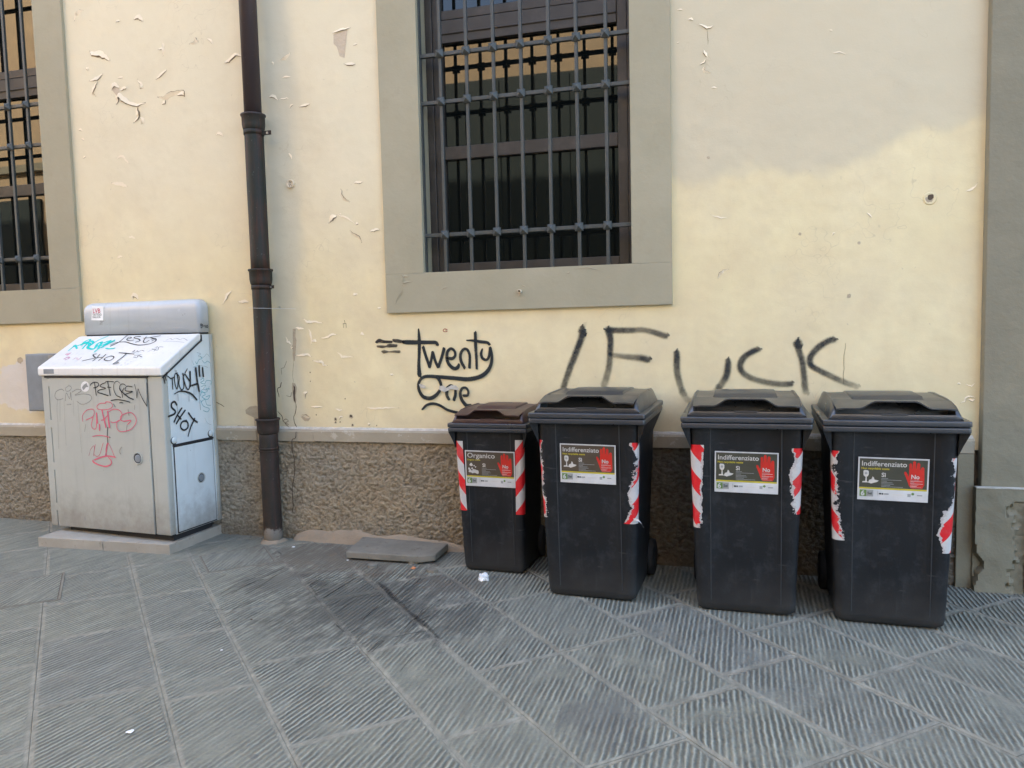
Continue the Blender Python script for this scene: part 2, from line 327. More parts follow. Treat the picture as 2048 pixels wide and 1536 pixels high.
M = dict(ribpale=m_simple('pale_rib_plastic', (.030, .034, .038), .45, dirt=(.012, .013, .015), damt=1.0, dscale=9), chipdark=m_plaster('chip_dark', (.26, .20, .13), (.34, .27, .18), 40, .002), crumb=m_plaster('crumbs', (.22, .19, .15), (.12, .10, .08), 40, .002), grime=m_paint('ground_grime', (.022, .021, .019), True, .8), stucco=m_stucco(), rough=m_rough(), stone=m_stone(),
    grey=m_plaster('grey_stone_paint', (.365, .33, .225), (.40, .362, .255), 3.5, .006, wear=(.30, .25, .19), wamt=.0),
    greyworn=m_plaster('grey_stone_paint_worn', (.365, .33, .225), (.40, .362, .255), 3.5, .007, wear=(.28, .235, .16), wamt=.12),
    pil=m_plaster('pilaster_plaster', (.235, .212, .148), (.27, .242, .168), 5, .012, wear=(.20, .175, .135), wamt=.25),
    trim=m_plaster('moulding_plaster', (.35, .305, .22), (.40, .35, .26), 5, .008, wear=(.56, .52, .44), wamt=.5),
    white=m_plaster('lime_edge', (.62, .58, .50), (.45, .41, .34), 30, .01),
    bare=m_plaster('bare_plaster', (.50, .41, .28), (.40, .33, .23), 30, .006),
    flake=m_plaster('flaked_paint', (.84, .73, .53), (.80, .68, .48), 12, .004),
    chipc=m_plaster('pink_chip', (.60, .49, .35), (.54, .45, .33), 30, .006),
    crack=m_simple('crack_dirt', (.085, .06, .04), .95),
    mortar=m_plaster('joint_mortar', (.17, .165, .15), (.24, .23, .21), 12, .006),
    slabtop=m_plaster('loose_slab_stone', (.19, .175, .14), (.26, .24, .195), 9, .008, wear=(.12, .105, .08), wamt=.6),
    conc=m_plaster('concrete', (.36, .33, .27), (.42, .39, .33), 8, .006, wear=(.25, .22, .17), wamt=.5),
    cement=m_plaster('cement_fillet', (.34, .27, .19), (.26, .22, .165), 9, .015),
    iron=m_simple('grille_iron', (.050, .056, .052), .5, 0, 60, .0012, .2, dirt=(.12, .12, .11)),
    wood=m_simple('window_wood', (.036, .032, .027), .5, 0, 30, .001, .2, dirt=(.10, .085, .075)),
    glass=m_glass(), dark=m_simple('dark_interior', (.01, .01, .01), .9), pipe=m_pipe(),
    galv=m_simple('galvanised', (.33, .34, .34), .45, .6), boxgrey=m_simple('meter_box_grey', (.22, .25, .27), .45, dirt=(.2, .2, .2)),
    bin=m_bin('bin_plastic', (.0095, .0108, .0125), .5), binlid=m_bin('bin_lid_plastic', (.022, .027, .034), .29), brownlid=m_bin('brown_lid_plastic', (.050, .018, .016), .4),  # lid paler and bluer than the body: sky reflection put into its colour
    rubber=m_simple('rubber', (.015, .015, .015), .8), tape=m_tape(),
    cab=m_cab('cabinet_polyester', (.47, .485, .435)), cabcap=m_cab('cabinet_cap_skylit', (.50, .54, .56), .22), cabside=m_cab('cabinet_side_skylit', (.70, .77, .77)), cabhood=m_cab('cabinet_hood_skylit', (.80, .80, .76), .35), gasket=m_simple('gasket', (.02, .02, .022), .7),  # cap, side and hood paler than the front: skylight put into the colour
    pblack=m_paint('black_spray', (.018, .024, .026)), pfog=m_paint('fogged_black_spray', (.03, .033, .033), True), pmark=m_paint('black_marker', (.015, .016, .018)),
    ppink=m_paint('pink_marker', (.72, .13, .20)), pcyan=m_paint('cyan_marker', (.0, .60, .55)), pblue=m_paint('faint_blue_marker', (.10, .50, .56)), pgrey=m_paint('faded_grey_marker', (.33, .32, .30)),
    pbrown=m_paint('scraped_black', (.035, .026, .024)), pred=m_paint('red_marker', (.45, .12, .08)), pfade=m_paint('pale_pink_marker', (.72, .42, .50)),
    paper=m_simple('white_paper', (.58, .58, .57), .7), olive=m_simple('olive_print', (.058, .058, .040), .4), brownprint=m_simple('brown_print', (.080, .060, .040), .4), yel=m_simple('yellow_print', (.50, .42, .03), .4),
    red=m_simple('red_print', (.55, .025, .015), .4), textw=m_simple('white_print', (.56, .54, .50), .5), green=m_simple('green_print', (.13, .22, .06), .4), greyp=m_simple('grey_print', (.30, .31, .30), .5), darkp=m_simple('dark_print', (.05, .055, .05), .5),
    ochre=m_simple('ochre_render', (.62, .45, .26), .9, 0, 20, .002, .1), shut=m_simple('green_shutter', (.022, .035, .027), .6), oprl=m_simple('brown_door', (.06, .04, .03), .6), roof=m_simple('roof_tile', (.22, .10, .06), .9),
    tissue=m_simple('tissue_paper', (.82, .82, .80), .9), orange=m_simple('orange_peel', (.62, .24, .10), .7), redpaint=m_simple('red_door_paint', (.30, .04, .03), .5),
    lvb=m_simple('crimson_print', (.55, .03, .10), .5), disc=m_plaster('painted_plastic', (.68, .58, .42), (.72, .62, .46), 30, .003))

# ------------------------------------------------------------------ strokes and lettering
def ribbon(name, strokes, place, nrm, mat, parent=None, lift=.0009, step=.00025, k=6):
    """strokes: (points in px, width px or (w0,w1..), density); place(px,py)->3D; one mesh"""
    V = []; F = []; A = []; Dn = []; lay = 0
    for s in strokes:
        pts, wd = s[0], s[1]; dn = s[2] if len(s) > 2 else 1.
        P = catmull([Vector((p[0], p[1], 0)) for p in pts], k); n = len(P)
        lay += 1; base = len(V)
        Q = [place(p.x, p.y) for p in P]
        e = .5; sc_ = (place(P[0].x+4, P[0].y)-place(P[0].x, P[0].y)).length/4; sv_ = (place(P[0].x, P[0].y+4)-place(P[0].x, P[0].y)).length/4
        mm = (sc_+sv_)/2
        # end caps
        d0 = (Q[0]-Q[1]).normalized(); d1 = (Q[-1]-Q[-2]).normalized()
        w0 = (wd[0] if isinstance(wd, (tuple, list)) else wd)*mm; w1 = (wd[-1] if isinstance(wd, (tuple, list)) else wd)*mm
        hwf = 1.55
        Q = [Q[0]+d0*w0*.55]+Q+[Q[-1]+d1*w1*.55]; n = len(Q)
        for i, q in enumerate(Q):
            t = (Q[min(n-1, i+1)]-Q[max(0, i-1)]).normalized(); side = t.cross(nrm).normalized()
            f = i/(n-1)
            if isinstance(wd, (tuple, list)):
                g = f*(len(wd)-1); a = int(min(g, len(wd)-2)); ww = wd[a]+(wd[a+1]-wd[a])*(g-a)
            else: ww = wd
            if isinstance(dn, (tuple, list)):
                g = f*(len(dn)-1); a = int(min(g, len(dn)-2)); de = dn[a]+(dn[a+1]-dn[a])*(g-a)
            else: de = dn
            cap = (i == 0 or i == n-1)
            hw = ww*mm*.5*hwf*(1 if not cap else .55)
            off = nrm*(lift+lay*step)
            for u in (-1, 0, 1):
                V.append(q+side*(u*hw)+off); A.append(float(u) if not cap else (.97 if u >= 0 else -.97)); Dn.append(de)
        for i in range(n-1):
            a = base+i*3
            F += [(a, a+1, a+4, a+3), (a+1, a+2, a+5, a+4)]
    if parent is not None:
        inv = parent.matrix_basis.inverted(); V = [inv @ v for v in V]
    return mesh(name, V, F, mat, parent, attrs={'across': A, 'dens': Dn})
def zs(ox, oy, s):       # strokes were measured on enlargements
    def f(*strokes): return [([(ox+x/s, oy+y/s) for x, y in st[0]], st[1] if not isinstance(st[1], (int, float)) else st[1]/s*1.0) + tuple(st[2:]) if isinstance(st[1], (int, float)) else ([(ox+x/s, oy+y/s) for x, y in st[0]], tuple(q/s for q in st[1])) + tuple(st[2:]) for st in strokes]
    return f
def text(name, body, size, loc, mat, parent, bold=0., sx=1., rot=(pi/2, 0, 0), align='LEFT'):
    cu = bpy.data.curves.new(name, 'FONT'); cu.body = body; cu.size = size; cu.offset = bold; cu.align_x = align; cu.resolution_u = 3
    tmp = bpy.data.objects.new('tmp_text', cu)
    me = bpy.data.meshes.new_from_object(tmp); bpy.data.objects.remove(tmp); bpy.data.curves.remove(cu)
    me.name = name; me.transform(Matrix.Diagonal((sx, 1, 1, 1))); me.materials.clear()
    o = link(name, me, mat, parent); o.location = loc; o.rotation_euler = rot; return o
# ------------------------------------------------------------------ pavement
S2 = math.sqrt(.5)
def st(s, t): x = (s-t)*S2; y = (s+t)*S2; return x, y
gx, gy = (-40, -40, 40, 40), (-60, 40, 40, -60)
pav = mesh('pavement', [(-60, -60, gz(-60, -60)-.014), (60, -60, gz(60, -60)-.014), (60, 40, gz(60, 40)-.014), (-60, 40, gz(-60, 40)-.014)], [(0, 1, 2, 3)], M['mortar'])
tag(pav, kind='structure')
SL = [-.753, -.655, -.581, -.475, -.402, -.311, -.214, -.123, -.043]
SL = [v*CD for v in SL]; 
left = [SL[0]-.37*i for i in range(10, 0, -1)]; right = [SL[-1]+.37*i for i in range(1, 7)]
SL = left+SL+right
known = {9: [.149, -.02, -.2], 10: [.042, -.102, .20], 11: [-.003, -.16, .14], 12: [.03, -.13, .185], 13: [.001, -.18, .16], 14: [-.094, -.27, .07], 15: [-.098, -.23, .05], 16: [-.216, -.358, -.06], 17: [-.284, -.16, -.42]}
slabs = []
for i in range(len(SL)-1):
    s0, s1 = SL[i], SL[i+1]; ts = sorted(v*CD for v in known.get(i, []))
    if not ts: ts = [random.uniform(-.2, .2)]
    while ts[-1] < 4.3: ts.append(ts[-1]+random.uniform(.42, .66))
    while ts[0] > -2.6: ts.insert(0, ts[0]-random.uniform(.42, .66))
    for a, b2 in zip(ts, ts[1:]): slabs.append((s0, s1, a, b2))
def clip(poly, f):
    out = []
    for i in range(len(poly)):
        a, b_ = poly[i], poly[(i+1) % len(poly)]; fa, fb = f(a), f(b_)
        if fa >= 0: out.append(a)
        if fa*fb < 0: q = fa/(fa-fb); out.append((a[0]+(b_[0]-a[0])*q, a[1]+(b_[1]-a[1])*q))
    return out
def inset(poly, d):
    n = len(poly); out = []
    for i in range(n):
        p0, p1, p2 = Vector(poly[i-1]), Vector(poly[i]), Vector(poly[(i+1) % n])
        a = (p1-p0).normalized(); b_ = (p2-p1).normalized(); na = Vector((-a.y, a.x)); nb = Vector((-b_.y, b_.x))
        m = (na+nb); L = m.length
        if L < .3: out.append(tuple(p1)); continue
        m = m/L; out.append(tuple(p1+m*(d/max(.45, m.dot(na)))))
    return out
cnt = 0
for (s0, s1, t0, t1) in slabs:
    sm = (s0+s1)/2; sk = -.07; g = .0006
    P = [st(s0+g, t0+g+sk*(s0-sm)), st(s0+g, t1-g+sk*(s0-sm)), st(s1-g, t1-g+sk*(s1-sm)), st(s1-g, t0+g+sk*(s1-sm))]
    ar = sum(P[i][0]*P[(i+1) % 4][1]-P[(i+1) % 4][0]*P[i][1] for i in range(4))
    if ar < 0: P = P[::-1]
    P = clip(P, lambda p: .06-p[1])
    cx = sum(p[0] for p in P)/max(1, len(P)); cy = sum(p[1] for p in P)/max(1, len(P))
    if len(P) < 3 or cx < -6.6 or cx > 2.2 or cy < -3.3: continue
    # keep the pieces the street view can reach
    if cx < -5.6-.0*cy or (cy < -2.0-.35*(cx+4.4) and cx < -3.2): continue
    ar = abs(sum(P[i][0]*P[(i+1) % len(P)][1]-P[(i+1) % len(P)][0]*P[i][1] for i in range(len(P))))/2
    if ar < .012: continue
    n = len(P); dz = random.uniform(-.0012, .0012); tx, ty = random.uniform(-.003, .003), random.uniform(-.003, .003)
    zf = lambda x, y: gz(x, y)+dz+tx*(x-cx)+ty*(y-cy)
    bd = random.uniform(.016, .024)
    r1 = inset(P, .004); r2 = inset(P, bd); r3 = inset(P, bd+.02)
    rings = [(P, -.012, 0.), (P, -.0010, 0.), (r1, 0, .25), (r2, 0, .8), (r3, 0, 1.)]
    ang = R(90+random.uniform(-2.5, 2.5)) if sm > -1.5 else R(90-13*min(1, (-1.5-sm)/1.4)+random.uniform(-2.5, 2.5))
    gd = (-sin(ang), cos(ang)); ph = random.uniform(0, .02); tn = random.uniform(0, 1)**1.5; am = random.uniform(.7, 1) if sm > -1.6 else random.uniform(.5, .95)
    V = []; E = []; GR = []
    for ring, z, e in rings:
        for x, y in ring: V.append((x, y, zf(x, y)+z)); E.append(e); GR.append(x*gd[0]+y*gd[1]+ph)
    F = []
    for r in range(4):
        for i in range(n): j = (i+1) % n; F.append((r*n+i, r*n+j, (r+1)*n+j, (r+1)*n+i))
    F.append(tuple(range(4*n, 5*n)))
    mesh('paving_slab', V, F, M['stone'], pav, attrs={'edge': E, 'gr': GR, 'tint': [tn]*len(V), 'amp': [am]*len(V)}); cnt += 1
print('slabs', cnt)
GS = [([(640, 470), (700, 520), (760, 590), (830, 650), (880, 700), (940, 750), (1000, 800), (1060, 850), (1140, 930)], (20, 46, 50, 44, 26, 44, 60, 30, 12), (.5, .9, .9, .8, .8, .9, .95, .8, .6))] + [(q, 13, d) for q, d in (
 ([(820, 890), (900, 800), (940, 770)], .95), ([(860, 885), (950, 800)], .8), ([(760, 920), (900, 890), (1030, 870)], .95), ([(560, 1040), (640, 960), (690, 950)], .95), ([(590, 1040), (680, 955)], .8), ([(945, 770), (1010, 690)], .9), ([(985, 750), (1060, 670), (1150, 610)], .85), ([(1000, 770), (1060, 745)], .9), ([(1010, 790), (1090, 760)], .6),
 ([(780, 590), (850, 500), (900, 460)], .7), ([(800, 610), (900, 520), (990, 440)], .8), ([(990, 440), (920, 445)], .6), ([(830, 640), (890, 600)], .9), ([(850, 655), (905, 620)], .9), ([(870, 680), (905, 655)], .9), ([(100, 490), (180, 430)], .7), ([(110, 510), (220, 440), (330, 400)], .8), ([(130, 540), (260, 460), (400, 430)], .8), ([(150, 555), (300, 480)], .7), ([(195, 600), (330, 510), (440, 440)], .9),
 ([(240, 660), (330, 620)], .9), ([(270, 700), (420, 600), (560, 570)], .8), ([(290, 730), (450, 620), (680, 570)], .7), ([(500, 780), (620, 690), (750, 610)], .9), ([(420, 880), (560, 800), (700, 700)], .7), ([(520, 770), (640, 660)], .7), ([(820, 1200), (900, 1100), (960, 1050)], .7), ([(690, 830), (800, 730)], .4), ([(1640, 1090), (1700, 1010)], .8), ([(1550, 1140), (1660, 980), (1720, 930)], .35), ([(1700, 1260), (1800, 1140)], .5), ([(300, 820), (360, 875)], .9), ([(80, 490), (140, 575)], .7), ([(430, 970), (540, 965)], .7))]
GS2 = [(q, 15, d) for q, d in (([(460, 900), (640, 790), (860, 710)], .85), ([(590, 890), (800, 780), (950, 730)], .9), ([(480, 930), (700, 810), (900, 760)], .6), ([(740, 905), (900, 820), (1100, 680)], .85), ([(570, 1105), (700, 1010), (790, 960)], .8), ([(400, 740), (520, 680)], .7), ([(620, 870), (900, 740), (1180, 600)], .5), ([(500, 980), (700, 900)], .35),
 ([(1280, 820), (1380, 780)], .6), ([(1490, 790), (1600, 700)], .8), ([(1530, 830), (1700, 740)], .8), ([(1560, 860), (1750, 770)], .8), ([(1640, 940), (1820, 830), (2000, 720)], .85), ([(130, 340), (290, 255)], .8), ([(250, 1085), (480, 1075)], .9), ([(640, 1260), (860, 1130), (1220, 1070)], .3), ([(700, 1440), (900, 1340), (1100, 1230)], .55), ([(870, 440), (1000, 430)], 0.4), ([(1050, 440), (1110, 420), (1150, 450), (1100, 480)], .8))]
gp = lambda x, y: G(x, y, .0022)
def zz(ox, oy, s, L_): return [([(ox+a/s, oy+b_/s) for a, b_ in q[0]], tuple(w_/s for w_ in q[1]) if isinstance(q[1], tuple) else q[1]/s, q[2]) for q in L_]
for st_ in zz(600, 1050, 4.096, GS)+zz(360, 1030, 5.689, GS2):
    ribbon('grime_streak', [(st_[0], tuple(w_*.5 for w_ in st_[1]) if isinstance(st_[1], tuple) else st_[1]*.62, tuple(d_*.6 for d_ in st_[2]) if isinstance(st_[2], tuple) else st_[2]*.55)], gp, GN.normalized(), M['grime'], pav, .0004, .0001)


# ------------------------------------------------------------------ the facade
bld = thing('building', 'cream stucco building with grey stone window surrounds and iron grilles', 'building')
HB = 12.6; XL, XR = -26., 4.6
OX0, OX1, OZ0, OZ1 = -1.735, -.479, 1.723, 3.95     # window opening
DXW = -4.031
def wall_grid(name, holes, x0, x1, z0, z1, y0, y1, mat, parent):
    xs = sorted({x0, x1, *[h[0] for h in holes], *[h[1] for h in holes]}); zs_ = sorted({z0, z1, *[h[2] for h in holes], *[h[3] for h in holes]})
    V = []; F = []; idx = {}
    def v(x, y, z):
        k = (round(x, 5), y, round(z, 5))
        if k not in idx: idx[k] = len(V); V.append((x, y, z))
        return idx[k]
    def solid(a, c): return not any(h[0] <= a < h[1] and h[2] <= c < h[3] for h in holes) and x0 <= a < x1 and z0 <= c < z1
    for i in range(len(xs)-1):
        for j in range(len(zs_)-1):
            a, b_, c, d = xs[i], xs[i+1], zs_[j], zs_[j+1]
            if not solid(a, c): continue
            F.append((v(a, y0, c), v(b_, y0, c), v(b_, y0, d), v(a, y0, d))); F.append((v(a, y1, c), v(a, y1, d), v(b_, y1, d), v(b_, y1, c)))
            if i == 0 or not solid(xs[i-1], c): F.append((v(a, y0, c), v(a, y0, d), v(a, y1, d), v(a, y1, c)))
            if i == len(xs)-2 or not solid(xs[i+1], c): F.append((v(b_, y0, c), v(b_, y1, c), v(b_, y1, d), v(b_, y0, d)))
            if j == 0 or not solid(a, zs_[j-1]): F.append((v(a, y0, c), v(a, y1, c), v(b_, y1, c), v(b_, y0, c)))
            if j == len(zs_)-2 or not solid(a, zs_[j+1]): F.append((v(a, y0, d), v(b_, y0, d), v(b_, y1, d), v(a, y1, d)))
    return mesh(name, V, F, mat, parent)
holes = [(OX0+DXW*k, OX1+DXW*k, OZ0, OZ1) for k in (0, 1)]
wl = wall_grid('wall', holes, XL, XR, .70, HB, 0, .35, M['stucco'], bld)
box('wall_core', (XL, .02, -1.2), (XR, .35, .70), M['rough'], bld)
box('back_block', (XL, .62, -1.2), (XR, 11, HB), M['dark'], bld)
box('roof', (XL, -.5, HB), (XR, 11.3, HB+.2), M['roof'], bld)
# rough rendered base, truly uneven
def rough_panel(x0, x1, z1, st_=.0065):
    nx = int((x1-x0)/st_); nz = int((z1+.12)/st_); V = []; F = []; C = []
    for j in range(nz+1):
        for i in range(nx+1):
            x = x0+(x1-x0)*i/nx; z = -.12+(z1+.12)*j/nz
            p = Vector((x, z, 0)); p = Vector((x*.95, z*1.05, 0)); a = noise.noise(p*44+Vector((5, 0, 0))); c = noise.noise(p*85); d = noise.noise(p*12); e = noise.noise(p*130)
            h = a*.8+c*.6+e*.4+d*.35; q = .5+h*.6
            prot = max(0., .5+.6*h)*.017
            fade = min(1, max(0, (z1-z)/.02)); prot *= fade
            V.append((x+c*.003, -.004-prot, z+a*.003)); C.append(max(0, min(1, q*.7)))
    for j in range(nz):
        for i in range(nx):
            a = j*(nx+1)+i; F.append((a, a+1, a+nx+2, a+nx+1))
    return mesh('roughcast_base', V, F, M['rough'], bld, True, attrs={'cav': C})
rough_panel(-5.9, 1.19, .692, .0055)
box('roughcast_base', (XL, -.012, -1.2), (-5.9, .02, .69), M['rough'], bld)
# base moulding: uneven plastered band
def band(x0, x1, z0, z1, y, mat, name='base_moulding', wob=.003, seed=0):
    n = max(2, int((x1-x0)/.035)); V = []; F = []
    for i in range(n+1):
        x = x0+(x1-x0)*i/n; a = noise.noise(Vector((x*5, seed, 1)))*wob; b_ = noise.noise(Vector((x*9, seed, 5)))*wob; c = noise.noise(Vector((x*23, seed, 8)))*wob*.6
        V += [(x, .005, z0+b_), (x, y+a, z0+b_), (x, y+a-.001, z1-.012+c), (x, y+a+.008, z1+c), (x, .005, z1+.004+c)]
    for i in range(n):
        for k in range(4): F.append((i*5+k, (i+1)*5+k, (i+1)*5+k+1, i*5+k+1))
    F += [(0, 1, 2, 3, 4), tuple(n*5+k for k in (4, 3, 2, 1, 0))]
    o = mesh(name, V, F, mat, bld, True); b_ = o.modifiers.new('es', 'EDGE_SPLIT'); b_.split_angle = R(35); return o
band(-9, -2.93, .686, .762, -.030, M['trim']); band(-2.927, -2.52, .684, .758, -.027, M['trim'], seed=2); band(-2.517, 1.246, .687, .762, -.031, M['trim'], seed=4)
band(-9, 1.243, .7625, .772, -.020, M['white'], 'lime_edge', .004, 7)
box('corner_strip', (1.17, -.030, -.2), (1.247, .01, .684), M['pil'], bld, .004)
# pilaster on its plinth block
pl_ = box('pilaster', (1.272, -.055, .515), (1.83, .01, HB), M['pil'], bld, .006)
# worn plinth block
def worn_block():
    x0, x1, z0, z1 = 1.243, 1.47, -.2, .517; nx, nz = 26, 60; V = []; F = []
    for j in range(nz+1):
        for i in range(nx+1):
            x = x0+(x1-x0)*i/nx; z = z0+(z1-z0)*j/nz; p = Vector((x*9, z*9, 3)); n = noise.noise(p)+.5*noise.noise(p*2.3)
            y = -.082+.006*n
            loss = (x1-x)/.10+.55*noise.noise(Vector((1, z*16, 0)))+.4*noise.noise(Vector((x*40, z*40, 4)))
            if loss < .55 and z < .45: y += .018+.012*noise.noise(p*5)
            l2 = (x-x0)/.06+.5*noise.noise(Vector((3, z*14, 0)))
            if z < .24 and l2 < .7-.9*abs(z-.13)/.12: y += .035
            if i == 0: x += .004*noise.noise(Vector((z*30, 1, 1)))-(.0)
            V.append((x, y, z))
    for j in range(nz):
        for i in range(nx): a = j*(nx+1)+i; F.append((a, a+1, a+nx+2, a+nx+1))
    b0 = len(V); top = [j for j in range(nz*(nx+1), (nz+1)*(nx+1))]
    for i in range(nx+1): V.append((x0+(x1-x0)*i/nx, -.01, z1))
    for i in range(nx): F.append((top[i], top[i+1], b0+i+1, b0+i))
    b1 = len(V)
    for j in range(nz+1): V.append((x0, -.005, z0+(z1-z0)*j/nz))
    for j in range(nz): F.append((j*(nx+1), (j+1)*(nx+1), b1+j+1, b1+j))
    b2 = len(V)
    for j in range(nz+1): V.append((x1, -.005, z0+(z1-z0)*j/nz))
    for j in range(nz): F.append((j*(nx+1)+nx, b2+j, b2+j+1, (j+1)*(nx+1)+nx))
    o = mesh('pilaster_plinth', V, F, M['pil'], bld, True); e = o.modifiers.new('es', 'EDGE_SPLIT'); e.split_angle = R(38)
    tag(o, 'chipped grey plinth block with broken plaster edges')
worn_block()
box('plinth_top_line', (1.243, -.086, .5172), (1.473, -.05, .524), M['white'], bld, .002)
box('door_jamb', (1.477, -.095, .0), (1.56, -.0, .44), M['redpaint'], bld, .003)
# windows
def make_window(dx, lab):
    x0, x1 = OX0+dx, OX1+dx
    wn = bpy.data.objects.new('window', None); COL.objects.link(wn); wn.parent = bld; wn['label'] = lab; wn.empty_display_size = .1
    sw = .245 if dx == 0 else .235; p = .024
    # surround in four pieces, butted
    ol, orr, zb, zt = x0-.246, x1+.217, 1.488, OZ1+.24
    if dx: orr = x1+.235
    def sur(nm, pts):
        o = prism(nm, [(a, -p, c) for a, c in pts], (0, p+.002, 0), M['greyworn'], wn); beveled(o, .0012); return o
    sur('sill_surround', [(ol, zb), (orr, zb+.0035), (orr, OZ0), (ol, OZ0)])
    sur('side_surround', [(ol, OZ0+.0005), (x0, OZ0+.0005), (x0, zt), (ol, zt)]); sur('side_surround', [(x1, OZ0+.0005), (orr, OZ0+.0005), (orr, zt), (x1, zt)])
    sur('lintel', [(x0, OZ1), (x1, OZ1), (x1, zt), (x0, zt)])
    # splayed reveal lining
    box('reveal', (x0-.001, -.0235, OZ0), (x0+.004, .122, OZ1), M['grey'], wn); box('reveal', (x1-.004, -.0235, OZ0), (x1+.001, .122, OZ1), M['grey'], wn)
    box('sill', (x0, -.0235, OZ0-.02), (x1, .20, OZ0+.002), M['grey'], wn)
    yb, ye = .128, .178
    def wd(nm, a, c, e, f, y=yb, yy=ye): return box(nm, (a, y, c), (e, yy, f), M['wood'], wn, .004)
    a, e = x0+.003, x1-.003
    wd('frame_stile', a, OZ0, a+.045, OZ1, yb-.006); wd('frame_stile', a+.046, OZ0, a+.103, OZ1)
    wd('frame_stile', e-.030, OZ0, e, OZ1, yb-.006); wd('frame_stile', e-.088, OZ0, e-.031, OZ1)
    i0, i1 = a+.104, e-.089
    wd('bottom_rail', i0, OZ0, i1, OZ0+.062); wd('glazing_bar', i0, 2.412, i1, 2.490)
    wd('transom', i0, 3.10, i1, 3.235, yb-.006); wd('transom_moulding', i0, 3.150, i1, 3.162, yb-.014, yb-.006); wd('top_rail', i0, 3.24, i1, 3.295, yb+.004)
    for c, d in ((OZ0+.062, 2.412), (2.490, 3.10), (3.295, OZ1)):
        o = mesh('pane', [(i0, .158, c), (i1, .158, c), (i1, .158, d), (i0, .158, d)], [(0, 1, 2, 3)], M['glass'], wn)
    box('room_lining', (x0, .30, OZ0), (x1, .61, OZ1), M['dark'], wn)
    # grille
    yg = .020; bw = .0125
    n = 7; sp = .1633; b0 = x0+.135
    bar = None; stud = None
    for k in range(n):
        xx = b0+sp*k
        if bar is None:
            V = [(bw*c, bw*s_, z) for z in (0, OZ1-OZ0) for c, s_ in ((1, 0), (0, 1), (-1, 0), (0, -1))]
            V = [(bw*.75*c, bw*.75*s_, z) for z in (0, OZ1-OZ0) for c, s_ in ((1, 1), (-1, 1), (-1, -1), (1, -1))]
            bar = mesh('vertical_bar', V, [(0, 1, 5, 4), (1, 2, 6, 5), (2, 3, 7, 6), (3, 0, 4, 7), (3, 2, 1, 0), (4, 5, 6, 7)], M['iron'], wn); beveled(bar, .0025); o = bar
        else: o = bar.copy(); COL.objects.link(o)
        o.parent = wn; o.location = (xx, yg, OZ0); o.rotation_euler = (0, 0, R(random.uniform(-9, 3)))
        o.rotation_euler[1] = R(random.uniform(-.12, .12))
    for z in (1.948, 2.727, 3.003, 3.78):
        box('horizontal_bar', (x0, yg-.007, z-.011), (x1, yg+.019, z+.011), M['iron'], wn, .002)
        for k in range(n):
            if stud is None:
                h = .0235
                V = [(-h, 0, -h), (h, 0, -h), (h, 0, h), (-h, 0, h), (-h, -.010, -h), (h, -.010, -h), (h, -.010, h), (-h, -.010, h), (0, -.034, 0)]
                stud = mesh('pyramid_stud', V, [(0, 1, 2, 3), (0, 4, 5, 1), (1, 5, 6, 2), (2, 6, 7, 3), (3, 7, 4, 0), (4, 8, 5), (5, 8, 6), (6, 8, 7), (7, 8, 4)], M['iron'], wn); o = stud
            else: o = stud.copy(); COL.objects.link(o)
            o.parent = wn; o.location = (b0+sp*k, yg-.007, z); o.rotation_euler = (0, R(random.uniform(-3, 3)), 0)
    box('side_strap', (x0+.004, yg-.012, OZ0), (x0+.012, yg+.018, OZ1), M['iron'], wn, .001)
    return wn
make_window(0, 'grilled window above the small brown-lidded bin'); make_window(DXW, 'grilled window cut by the left edge of the photo')
# drain stub in the sill, plastic disc, plugged hole
o = lathe('drain_stub', [(.001, -.028), (.011, -.028), (.011, .03), (.0085, .032), (.008, .0)], M['disc'], bld, 16, 'y', (-1.133, -.02, 1.592)); 
box('drain_stain', (-1.145, -.0265, 1.568), (-1.127, -.0245, 1.582), M['bare'], bld)
def disc_cap(c, r):
    lathe('wall_plug', [(r*1.02, 0), (r, .012), (r*.86, .015), (r*.78, .010), (.001, .011)], M['disc'], bld, 20, 'y', c)
    for a in range(7): 
        t = a*pi/3.5; mesh('plug_rib', [(c[0]+cos(t)*r*.15-.001, c[1]-.0125, c[2]+sin(t)*r*.15), (c[0]+cos(t)*r*.15+.002, c[1]-.0125, c[2]+sin(t)*r*.15), (c[0]+cos(t)*r*.7+.002, c[1]-.0125, c[2]+sin(t)*r*.7), (c[0]+cos(t)*r*.7-.001, c[1]-.0125, c[2]+sin(t)*r*.7)], [(0, 1, 2, 3)], M['crack'], bld)
disc_cap((-2.615, 0, 2.316), .026)
def blob(name, c, r, mat, sx=1, sz=1, y=-.0012, n=14, j=.3, parent=None):
    V = [(c[0], y, c[1])]; ph = random.random()*9
    for i in range(n):
        a = 2*pi*i/n; rr_ = r*(1+j*noise.noise(Vector((cos(a)*1.7+ph, sin(a)*1.7, c[0]*7)))*1.6)
        V.append((c[0]+cos(a)*rr_*sx, y, c[1]+sin(a)*rr_*sz))
    return mesh(name, V, [(0, 1+(i+1) % n, 1+i) for i in range(n)], mat, parent or bld)
lathe('bolt_hole', [(.033, 0), (.029, .0028), (.025, .003), (.020, .0012), (.001, .0010)], M['stucco'], bld, 18, 'y', (1.027, 0, 1.989))
blob('bolt_hole_dirt', (1.031, 1.996), .015, M['crack'], y=-.0024); blob('bolt_hole_plug', (1.022, 1.986), .017, M['bare'], y=-.0018)

